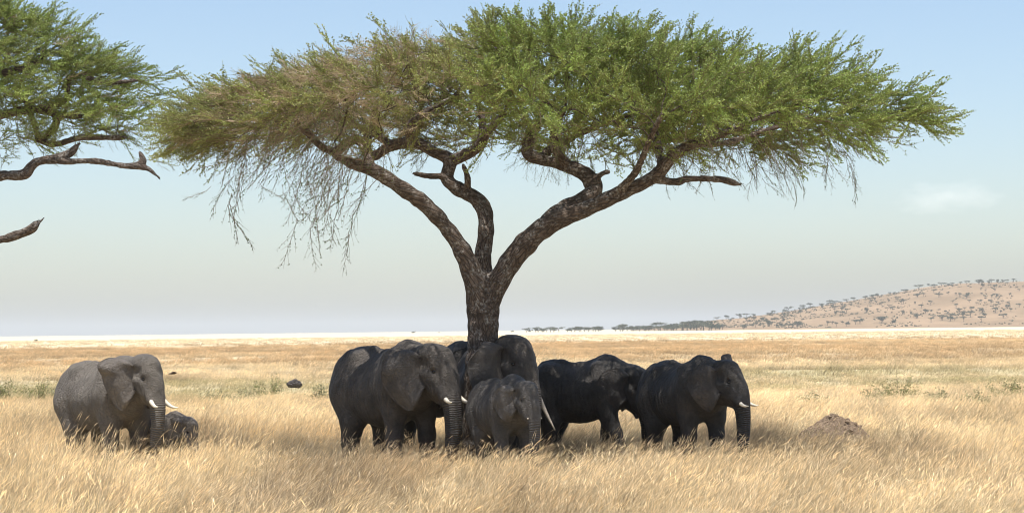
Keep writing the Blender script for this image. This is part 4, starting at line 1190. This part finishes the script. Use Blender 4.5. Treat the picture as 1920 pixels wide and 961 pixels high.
for a in [(66, 757, 1.9, 1.2, 'bushy green shrub in the grass left of the sunlit elephant', SHRUB_LEAF, 1),
          (8, 758, 1.5, .9, 'low green shrub at the far left edge of the picture', SHRUB_LEAF, 2),
          (108, 760, 1.0, .8, 'low shrub hard against the sunlit elephant\'s rump', SHRUB_LEAF2, 3),
          (505, 752, 2.2, 1.0, 'widest olive green shrub left of the dark rock', SHRUB_LEAF, 4),
          (455, 758, 1.3, .7, 'small low shrub left of the wide olive shrub near the rock', SHRUB_LEAF2, 5),
          (604, 762, 1.2, .7, 'pale green shrub between the dark rock and the big elephant\'s rump', SHRUB_LEAF2, 6),
          (400, 760, 1.5, .6, 'pale flat shrub just right of the calf\'s mother, beyond her tusks', SHRUB_LEAF2, 7),
          (1688, 754, 2.4, .9, 'wide green shrub in the grass beyond the earth mound', SHRUB_LEAF, 8),
          (1640, 760, 1.3, .6, 'small pale shrub left of the wide green one beyond the mound', SHRUB_LEAF2, 9),
          (1755, 758, 1.3, .6, 'small shrub right of the wide green one beyond the mound', SHRUB_LEAF2, 10),
          (1885, 754, 1.8, .9, 'green shrub near the right edge of the picture', SHRUB_LEAF, 11),
          (1520, 764, 1.5, .5, 'flat pale shrub beyond the grass left of the mound', SHRUB_LEAF2, 12),
          (1830, 768, 1.2, .6, 'small pale shrub left of the one at the right edge', SHRUB_LEAF2, 13)]: shrub(*a)

# ------------------------------------------------------------------ hill
HP = [(1180, 612), (1264, 611), (1343, 602), (1410, 594), (1472, 586), (1500, 580), (1587, 565), (1636, 557), (1681, 548), (1751, 536), (1784, 532), (1830, 530), (1915, 527), (2050, 522), (2250, 520), (2500, 528), (2800, 560), (3100, 600), (3200, 606)]
YR = 3600.0
hx = np.array([P(a, b, YR).x for a, b in HP]); hz_ = np.maximum(np.array([P(a, b, YR).z for a, b in HP]), -1); hz_[0] = -1.5; hz_[-1] = -1.5
def hill_z(x, y):
    xs = x * YR / np.maximum(y, 2500) * .5 + x * .5
    r = np.interp(xs, hx, hz_)
    f = sstep(2780, 3650, y) ** .8 * (1 - sstep(3900, 5200, y))
    return r * f * (1 + .0 * x) + (fbm(x / 130, y / 170, 950) - .5) * 9 * f * sstep(0, 20, r) - 1.2 + 1.0 * f
def hill():
    ys = np.linspace(2740, 5200, 90); xs = np.linspace(hx[0] - 60, hx[-1] + 60, 180)
    X, Y = np.meshgrid(xs, ys); x, y = X.ravel(), Y.ravel(); V = np.stack([x, y, hill_z(x, y)], 1)
    n = len(xs); i = (np.arange(len(ys) - 1)[:, None] * n + np.arange(n - 1)[None, :]).ravel()
    me = mesh_np('hill', V, np.stack([i, i + 1, i + n + 1, i + n], 1), True)
    m, nt, out = mat('hill_grass'); N = NT(nt); g = N.n('ShaderNodeNewGeometry')
    n1 = N.n('ShaderNodeTexNoise', i_Scale=.008, i_Detail=8.0, i_Roughness=.65); N.l(g.outputs['Position'], n1.inputs['Vector'])
    n2 = N.n('ShaderNodeTexNoise', i_Scale=.06, i_Detail=5.0, i_Roughness=.7); N.l(g.outputs['Position'], n2.inputs['Vector'])
    c = N.mix(N.ramp(n1.outputs['Fac'], [(.38, 0.0), (.62, 1.0)]), (.235, .160, .092), (.345, .235, .142))
    c = N.mix(N.ramp(n2.outputs['Fac'], [(.5, 0.0), (.75, .5)]), c, (.26, .21, .13))
    b = N.n('ShaderNodeBsdfPrincipled', i_Roughness=.95); b.inputs['Specular IOR Level'].default_value = .05; N.l(c, b.inputs['Base Color']); N.l(b.outputs[0], out.inputs['Surface'])
    tag(obj('hill', me, m), 'dry grassy hill rising at right, dotted with trees', kind='structure')
hill()

# ------------------------------------------------------------------ far trees, each one its own object
FARLEAF = leafy_shader('far_foliage', transl=.2, base=(.060, .075, .035), tinted=False, var=.4)
FARBARK = plain_mat('far_bark', (.10, .08, .065), rough=.9)
def far_tree_mesh(seed, w, h, flat, nm='acacia_tree'):
    r = np.random.default_rng(seed); mb = MB()
    th = h * (.62 if flat else .35)
    tube(mb, np.array([[0, 0, -1.], [.1, 0, th * .5], [r.normal(0, .3), 0, th]]), [.32, .26, .2], 5, cap=False)
    for i in range(4): a = r.random() * 6.28; tube(mb, np.array([[0, 0, th * .6], [math.cos(a) * w * .3, math.sin(a) * w * .3, h * .85]]), [.18, .08], 4, cap=False)
    nwf = sum(len(q) for q in mb.q); nv = mb.n; sh = [.5] * nv
    lobes = [(r.uniform(-.34, .34) * w, r.uniform(-.3, .3) * w, h * r.uniform(.74, .92) if flat else h * r.uniform(.4, .8), w * r.uniform(.14, .27)) for _ in range(7)]
    for lx, ly, lz, lr in lobes:
        for k in range(38):
            d = norm(r.normal(0, 1, 3)) * r.random() ** .4; p = np.array([lx, ly, lz]) + d * lr * np.array([1, 1, .38 if flat else .8]); s = r.uniform(.28, .6)
            u = norm(r.normal(0, 1, 3)) * s; v = norm(np.cross(u, r.normal(0, 1, 3))) * s; mb.add([p - u, p - v * .7, p + u, p + v * .7], [[0, 1, 2, 3]]); sh += [r.random()] * 4
    me = mb.mesh(nm); me.materials.append(FARBARK); me.materials.append(FARLEAF)
    mi = np.zeros(len(me.polygons), dtype=np.int32); mi[nwf:] = 1; me.polygons.foreach_set('material_index', mi)
    a = me.attributes.new('shade', 'FLOAT', 'POINT'); a.data.foreach_set('value', np.array(sh, dtype=np.float32)); return me
FT = [far_tree_mesh(1000 + i, 9 + i % 3 * 2, 6.5 + i % 2 * 1.5, True) for i in range(6)] + [far_tree_mesh(1020 + i, 8, 6.5, False) for i in range(4)]
hr = np.random.default_rng(77)
def far_tree(x, y, z, v, s, label, group, flat=1.0):
    o = bpy.data.objects.new('acacia_tree', FT[v]); C.objects.link(o); o.location = (x, y, z); o.rotation_euler = (0, 0, hr.random() * 6.28); o.scale = (s * flat, s * flat, s)
    tag(o, label, 'tree', group)
n_h = 0
while n_h < 225:
    px = hr.uniform(1350, 2010); y = 2900 + 700 * hr.random() ** 1.0
    x = (px - 960) / FPX * y; c = fbm(np.array([x / 60]), np.array([y / 80]), 960)[0]
    if hr.random() > sstep(.30, .66, c): continue
    z = float(hill_z(np.array([x]), np.array([y]))[0])
    if z < .5: continue
    low = y < 3080
    far_tree(x, y, z, hr.integers(0, 10), hr.uniform(.5, 1.15) * (1.15 if low else .95), 'small dark acacia dotted on the slope of the hazy hill', 'trees scattered over the hill slope', 1.1); n_h += 1
for px in [1343, 1360, 1385, 1398, 1412, 1440, 1470, 1478, 1505, 1518, 1540, 1556, 1566, 1586, 1600, 1622, 1634, 1645, 1675, 1700, 1722, 1745, 1752, 1765, 1778, 1786, 1800, 1812, 1835, 1858, 1880, 1900]:
    y = 3560.; x = (px - 960) / FPX * y; z = float(hill_z(np.array([x]), np.array([y]))[0])
    far_tree(x, y, z, hr.integers(0, 10), hr.uniform(.7, 1.35), 'small acacia standing against the sky on the ridge of the hill', 'trees along the hill ridge', 1.15)
for i in range(58):
    px = 985 + 370 * (i + hr.random() * .9) / 58; y = hr.uniform(2700, 3000); x = (px - 960) / FPX * y
    g = fbm(np.array([px / 22.]), np.array([3.3]), 970)[0]
    if g < .38 and px < 1180: continue
    far_tree(x, y, -.3, hr.integers(6, 10) if hr.random() < .7 else hr.integers(0, 6), (.55 + .8 * max(0, (px - 985) / 370) * g * 2.2 + .3) * hr.uniform(.8, 1.15), 'hazy blue grey tree in the belt along the foot of the hill', 'trees in the belt on the horizon', 1.7)
for px, s, fl, lb in [(773, .62, 1.6, 'tiny flat tree on the horizon above the big elephant\'s head'), (822, .5, .6, 'tiny narrow tree on the horizon just left of the trunk'), (882, .5, 1.2, 'tiny tree on the horizon touching the left side of the trunk'), (958, .55, 1.6, 'tiny flat tree on the horizon just right of the trunk')]:
    y = 2900; far_tree((px - 960) / FPX * y, y, -.3, 7, s, lb, 'lone trees on the horizon', fl)
# low scrub between the trees of the hill: one uncountable mass
def scrub():
    mb = MB(); sh = []
    px = hr.uniform(1340, 2050, 3000); y = 2870 + 760 * hr.random(3000); x = (px - 960) / FPX * y
    k = hr.random(3000) < sstep(.42, .62, fbm(x / 70, y / 60, 965)); x, y = x[k], y[k]; z = hill_z(x, y)
    for a, b, c in zip(x, y, z):
        if c < .3: continue
        s = hr.uniform(.7, 1.9)
        for q in range(5):
            u = norm(hr.normal(0, 1, 3)) * s * .8; v = norm(np.cross(u, hr.normal(0, 1, 3))) * s * .8; p = np.array([a, b, c + s * .3]) + hr.normal(0, .6, 3) * s * np.array([1, 1, .35])
            mb.add([p - u, p - v, p + u, p + v], [[0, 1, 2, 3]]); sh += [hr.random()] * 4
    me = mb.mesh('hill_scrub'); a = me.attributes.new('shade', 'FLOAT', 'POINT'); a.data.foreach_set('value', np.array(sh, dtype=np.float32))
    tag(obj('hill_scrub', me, FARSCRUB), 'low olive scrub covering the hill between its trees', 'scrub', kind='stuff')
FARSCRUB = leafy_shader('far_scrub', transl=.2, base=(.13, .12, .065), tinted=False, var=.4)
scrub()
# a low bush out on the pale plain
o = bpy.data.objects.new('bush', FT[8]); C.objects.link(o); y = 1050; o.location = ((66 - 960) / FPX * y, y, 0); o.scale = (.32, .32, .26)
tag(o, 'tiny dark bush on the pale plain at far left', 'bush')

# ------------------------------------------------------------------ small bird flying past the sunlit elephant's forehead
def bird():
    g = P(324, 700, 49.2); mb = MB()
    tube(mb, catmull([(-.11, 0, 0), (-.05, 0, .005), (.02, 0, .01), (.07, 0, .02), (.10, 0, .018)], 3), np.interp(np.linspace(0, 1, 13), [0, .3, .6, .85, 1], [.006, .022, .028, .020, .004]), 8)
    root = empty('bird', g, .2); tag(root, 'tiny brown bird flying in front of the sunlit elephant\'s forehead', 'bird')
    m = plain_mat('bird_brown', (.10, .07, .05), rough=.8)
    obj('body', mb.mesh('body', True), m, root)
    for s in (1, -1):
        v = np.array([(.04, s * .01, .02), (.05, s * .08, .05), (.01, s * .16, .045), (-.03, s * .17, .04), (-.02, s * .07, .035), (-.03, s * .01, .02)])
        w = np.concatenate([v, v - [0, 0, .005]]); q = [[i, (i + 1) % 6, (i + 1) % 6 + 6, i + 6] for i in range(6)]
        obj('wing', mesh_np('wing', w, [np.array(q), np.array([[0, 1, 4], [0, 4, 5], [1, 2, 4], [2, 3, 4], [6, 10, 7], [6, 11, 10], [7, 10, 8], [8, 10, 9]])]), m, root)
    obj('beak', mesh_np('beak', np.array([(.095, .006, .018), (.095, -.006, .018), (.095, 0, .026), (.125, 0, .014)]), np.array([[0, 1, 3], [1, 2, 3], [2, 0, 3], [0, 2, 1]])), IVORY_D, root)
bird()

GRASS_K = 1.0
print('tufts', build_grass())

# ------------------------------------------------------------------ haze
if True:
    lo = (-31000, -60, -3.0); hi = (31000, 31000, 150)
    v = np.array([(a, b, c) for a in (lo[0], hi[0]) for b in (lo[1], hi[1]) for c in (lo[2], hi[2])], dtype=float)
    q = np.array([[0, 1, 3, 2], [4, 6, 7, 5], [0, 4, 5, 1], [2, 3, 7, 6], [0, 2, 6, 4], [1, 5, 7, 3]])
    m, nt, out = mat('haze_air'); N = NT(nt)
    pv = N.n('ShaderNodeVolumePrincipled'); pv.inputs['Density'].default_value = 0.9e-4; pv.inputs['Color'].default_value = (.58, .64, .72, 1); pv.inputs['Anisotropy'].default_value = .2
    N.l(pv.outputs[0], out.inputs['Volume'])
    o = obj('haze', mesh_np('haze', v, q), m); tag(o, kind='stuff')
